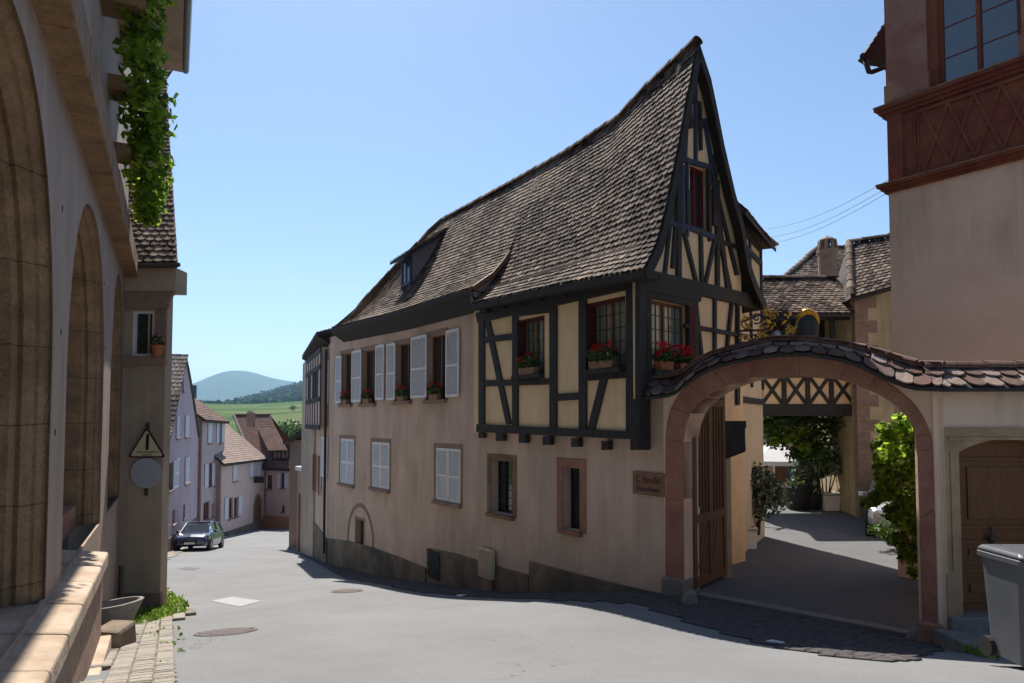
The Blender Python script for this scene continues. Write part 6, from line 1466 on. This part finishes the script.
    q = MB(); q.box8([P(2.15, -.26, .40), P(2.15, .26, .40), P(2.12, .26, .40), P(2.12, -.26, .40), P(2.15, -.26, .51), P(2.15, .26, .51), P(2.12, .26, .51), P(2.12, -.26, .51)]); q.build('number_plate', 'plate', g)
    return g
hd_ = math.atan2(-.985, .17)
gpx = Vector((hx(203, 39.6), 39.6, 0))
sl = (H(gpx.x+.17*2, gpx.y-.93*2)-H(gpx.x-.17*2, gpx.y+.93*2))/4
car('parked_car', 'dark blue car parked nose uphill beside the lavender house', gpx.x, gpx.y, H(gpx.x, gpx.y)+.01, hd_, 'carpaint', slope=sl)
car('courtyard_car', 'silver car half hidden behind the bright vine in the courtyard', hx(893, 17.8)+.95, 19.1, CZ, math.radians(-118), 'silver')

# ================================================================ COURTYARD PLANTS AND FURNITURE
def bush(name, label, c, rad, n, size, leaf, cat, seed, clumps=7, group=None, pot=None, potsize=None, shell=.35):
    g = thing(name, label, cat, (c[0], c[1], CZ), group); R = random.Random(seed); q = MB()
    for k in range(clumps):
        a = R.uniform(0, 6.28); rr = R.uniform(.15, .6)
        leafcloud(q, (c[0]+math.cos(a)*rad[0]*rr, c[1]+math.sin(a)*rad[1]*rr, c[2]+R.uniform(-.55, .55)*rad[2]), (rad[0]*.55, rad[1]*.55, rad[2]*.5), n//clumps, size, R, shell=shell)
    q.build('foliage', leaf, g, recalc=False)
    q = MB()
    for k in range(4): q.tube([(c[0]+R.uniform(-.1, .1), c[1], CZ+.2), (c[0]+R.uniform(-.5, .5)*rad[0], c[1]+R.uniform(-.3, .3), c[2]+rad[2]*.3)], [.03, .01], 5)
    q.build('stems', 'bark', g); return g
def planter(label, x, y, w, h, m='planter', group='planters in the courtyard'):
    g = thing('planter', label, 'planter', (x, y, CZ), group); q = MB()
    q.rings([rrect(x, y, w*.86, w*.86, CZ, .02, 2), rrect(x, y, w, w, CZ+h, .02, 2), rrect(x, y, w*.84, w*.84, CZ+h, .02, 2), rrect(x, y, w*.8, w*.8, CZ+h-.06, .02, 2)]); q.build('box', m, g)
    q = MB(); q.rings([rrect(x, y, w*1.04, w*1.04, CZ+h-.08, .02, 2), rrect(x, y, w*1.05, w*1.05, CZ+h-.04, .02, 2)]); q.build('band', 'metal', g); return g
Yp = 16.6; xp = hx(745.5, Yp); planter('white planter in the shade beside the open gate leaf', xp, Yp, .36, .50)
c = at(757, 490, 17.2); bush('oleander', 'dark glossy shrub growing over the white planter by the gate leaf', (c.x, c.y, c.z), (.75, .6, .85), 1500, .13, 'laurel', 'shrub', 5)
Yp = 23.4; xp = hx(827, Yp); planter('white planter out in the sun at the back of the courtyard', xp, Yp, .55, .62)
c = at(825, 463, 23.6); bush('laurel', 'variegated bush above the sunlit white planter', (c.x, c.y, c.z), (1.15, .8, .85), 2200, .14, 'laurel', 'shrub', 6)
for i, (px, w, h) in enumerate(((797, .45, .85), (809, .38, .6))):
    x = hx(px, 23.6); g = thing('dark_pot', ['tall black pot at the left of the sunlit white planter', 'low black pot wedged between the tall pot and the white planter'][i], 'pot', (x, 23.6, CZ), 'planters in the courtyard')
    q = MB(); q.lathe((x, 23.6, CZ), [(w*.75, 0), (w, h*.5), (w*1.02, h*.9), (w*.9, h), (w*.8, h*.96)], 18); q.build('pot', 'black', g); q = MB(); leafcloud(q, (x, 23.6, CZ+h+.1), (w*.9, w*.9, .2), 200, .1); q.build('foliage', 'leaf', g, recalc=False)
x = hx(850, 23.2); g = bush('potted_plant', 'small pale green plant beside the low courtyard wall', (hx(846, 23), 23, CZ+.75), (.35, .3, .28), 260, .1, 'grass', 'plant', 8)
# parasol, table
Yp = 26.5; c = at(774, 461, Yp); g = thing('parasol', 'white open parasol shading a table at the back of the courtyard', 'parasol', (c.x, c.y, CZ)); q = MB(); ap_ = at(772, 445, Yp); R_ = 1.25
q.rings([[(c.x+R_*math.cos(2*math.pi*k/8), c.y+R_*math.sin(2*math.pi*k/8), c.z-.12) for k in range(8)], [(c.x+R_*math.cos(2*math.pi*k/8), c.y+R_*math.sin(2*math.pi*k/8), c.z+.04) for k in range(8)], [(c.x+.08*math.cos(2*math.pi*k/8), c.y+.08*math.sin(2*math.pi*k/8), ap_.z+.15) for k in range(8)]], False); q.build('canopy', 'parasol', g)
q = MB(); q.tube([(c.x, c.y, CZ), (c.x, c.y, ap_.z+.2)], .03); q.build('pole', 'white', g); q = MB(); q.lathe((c.x, c.y, CZ), [(.3, 0), (.3, .08), (.05, .12)]); q.build('base', 'stone_grey', g)
x = hx(786, 25.3); g = thing('garden_table', 'round dark table under the white parasol', 'table', (x, 25.3, CZ)); q = MB(); q.lathe((x, 25.3, CZ+.72), [(.62, 0), (.62, .04)], 24); q.build('table_top', 'brownwood', g)
for a in range(3): q = MB(); q.tube([(x, 25.3, CZ+.7), (x+.42*math.cos(a*2.1+.5), 25.3+.42*math.sin(a*2.1+.5), CZ)], .03); q.build('leg', 'black', g)
# walls behind, doors
q = MB(); q.box(WB_, -4.0, -.9, CZ, 1.2, -.4, .0); q.build('rear_house_wall', 'ochre', bh)
a = WB_.uv(787, 470)[0]; b_ = WB_.uv(812, 470)[0]; q = MB(); q.box(WB_, a, b_, CZ, WB_.uv(800, 452)[1], .0, .06); q.build('blue_door', 'blue', bh, bevel=.01)
a = WB_.uv(775, 470)[0]; b_ = WB_.uv(786, 470)[0]; q = MB(); q.box(WB_, a, b_, CZ, WB_.uv(780, 458)[1], .0, .05); q.build('door', 'brownwood', bh)
# low stone trough wall with red flowers, dark doorway behind
x0, x1 = hx(841, 24.2), hx(866, 24.2); q = MB(); q.abox(x0, x1+2, 24.0, 24.6, CZ, CZ+.95); q.abox(x0-.4, x1+2, 23.4, 24.0, CZ, CZ+.14); o = q.build('low_wall', 'tanstone', bevel=.03); tag(o, 'low tan stone wall with a step at the back right of the courtyard', 'wall')
g = thing('red_geraniums', 'red geraniums on the low tan wall in the shaded corner', 'flowers', (hx(857, 24.2), 24.2, CZ+.95)); q = MB(); leafcloud(q, (hx(857, 24.2), 24.2, CZ+1.2), (.55, .25, .3), 300, .1); q.build('foliage', 'leaf', g, recalc=False); q = MB()
for k in range(14): leafcloud(q, (hx(857, 24.2)+RN.uniform(-.5, .5), 24.05, CZ+1.3+RN.uniform(-.2, .3)), (.07, .07, .06), 18, .05)
q.build('blooms', 'red_bloom', g, recalc=False)
q = MB(); q.abox(hx(848, 22.4), hx(852, 22.4), 22.3, 22.5, CZ, .4); o = q.build('timber_post', 'timber', gal)
q = MB(); q.abox(hx(838, 25.4), hx(846.5, 25.4), 25.3, 25.4, CZ, -.8); q.build('rear_doorway', 'dark', bh)
# creeper under the gallery beam
cr_ = thing('creeper', 'dark green creeper hanging under the timber gallery', 'climbing plant', (hx(810, 23.2), 23.2, CZ)); q = MB(); R = random.Random(21)
for (px, py, rx, rz) in [(770, 428, .35, .3), (780, 436, .45, .45), (792, 432, .5, .5), (803, 440, .5, .6), (814, 436, .5, .5), (826, 432, .5, .45), (812, 452, .45, .4), (800, 456, .4, .35), (838, 426, .5, .35), (850, 424, .5, .3), (862, 424, .45, .3), (776, 422, .5, .25), (790, 420, .5, .2), (812, 420, .6, .2), (822, 455, .3, .3), (772, 440, .25, .3)]:
    c = at(px, py, 23.2+R.uniform(-.5, .5)); leafcloud(q, c, (rx*1.1, .4, rz*1.1), int(230*rx/.45), .15, R, shell=.2)
q.build('foliage', 'leaf', cr_, recalc=False); q = MB(); q.tube([(hx(818, 23.4), 23.4, CZ), (hx(815, 23.4), 23.4, -.8), (hx(805, 23.2), 23.2, .1)], [.07, .05, .03], 6); q.build('stem', 'bark', cr_)
q = MB(); R = random.Random(5)
for (px, py, rx) in [(768, 432, .28), (774, 440, .25), (782, 428, .28), (790, 438, .25), (800, 430, .3), (805, 447, .25)]: leafcloud(q, at(px, py, 22.9), (rx, .3, rx*.8), 110, .16, R, shell=.2)
q.build('lit_tint_foliage', 'vineleaf', cr_, recalc=False)  # sunlit front of the creeper, painted as clumps in a brighter leaf colour
# lit vine on the side of the red house
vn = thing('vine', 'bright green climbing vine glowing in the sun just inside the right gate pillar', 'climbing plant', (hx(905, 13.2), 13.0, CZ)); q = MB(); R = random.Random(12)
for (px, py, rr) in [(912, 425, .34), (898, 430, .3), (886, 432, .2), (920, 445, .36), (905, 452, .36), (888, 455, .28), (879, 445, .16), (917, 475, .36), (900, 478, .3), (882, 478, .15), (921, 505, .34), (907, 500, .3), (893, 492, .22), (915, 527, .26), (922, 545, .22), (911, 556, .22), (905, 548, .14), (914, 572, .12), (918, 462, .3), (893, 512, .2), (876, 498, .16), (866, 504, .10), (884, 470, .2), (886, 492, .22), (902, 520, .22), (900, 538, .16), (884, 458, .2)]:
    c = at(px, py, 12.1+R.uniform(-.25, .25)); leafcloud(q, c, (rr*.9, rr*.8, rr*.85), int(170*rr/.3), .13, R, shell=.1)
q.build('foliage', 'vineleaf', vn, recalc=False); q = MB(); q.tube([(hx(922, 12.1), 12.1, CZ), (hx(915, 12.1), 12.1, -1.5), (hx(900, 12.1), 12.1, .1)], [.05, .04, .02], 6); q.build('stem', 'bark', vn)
c = gpix(884, 535); bush('dark_shrub', 'dark low shrub at the foot of the silver car', (hx(893, 16), 16., CZ+.45), (.7, .5, .4), 700, .12, 'leaf', 'shrub', 31)

# ================================================================ AIR
q = MB(); q.abox(-13500, 13500, -13500, 13500, -16.5, 760)
hz = q.build('haze', 'dark', kind='stuff'); hm2 = bpy.data.materials.new('haze'); hm2.use_nodes = True; t = hm2.node_tree; t.nodes.clear()
pvn = t.nodes.new('ShaderNodeVolumePrincipled'); pvn.inputs['Color'].default_value = (.45, .70, 1, 1); pvn.inputs['Density'].default_value = 8e-5; pvn.inputs['Anisotropy'].default_value = .2
on = t.nodes.new('ShaderNodeOutputMaterial'); t.links.new(pvn.outputs[0], on.inputs['Volume']); hz.data.materials.clear(); hz.data.materials.append(hm2)
hz['label'] = 'thin blue summer haze over the valley and hills'; hz['category'] = 'haze'
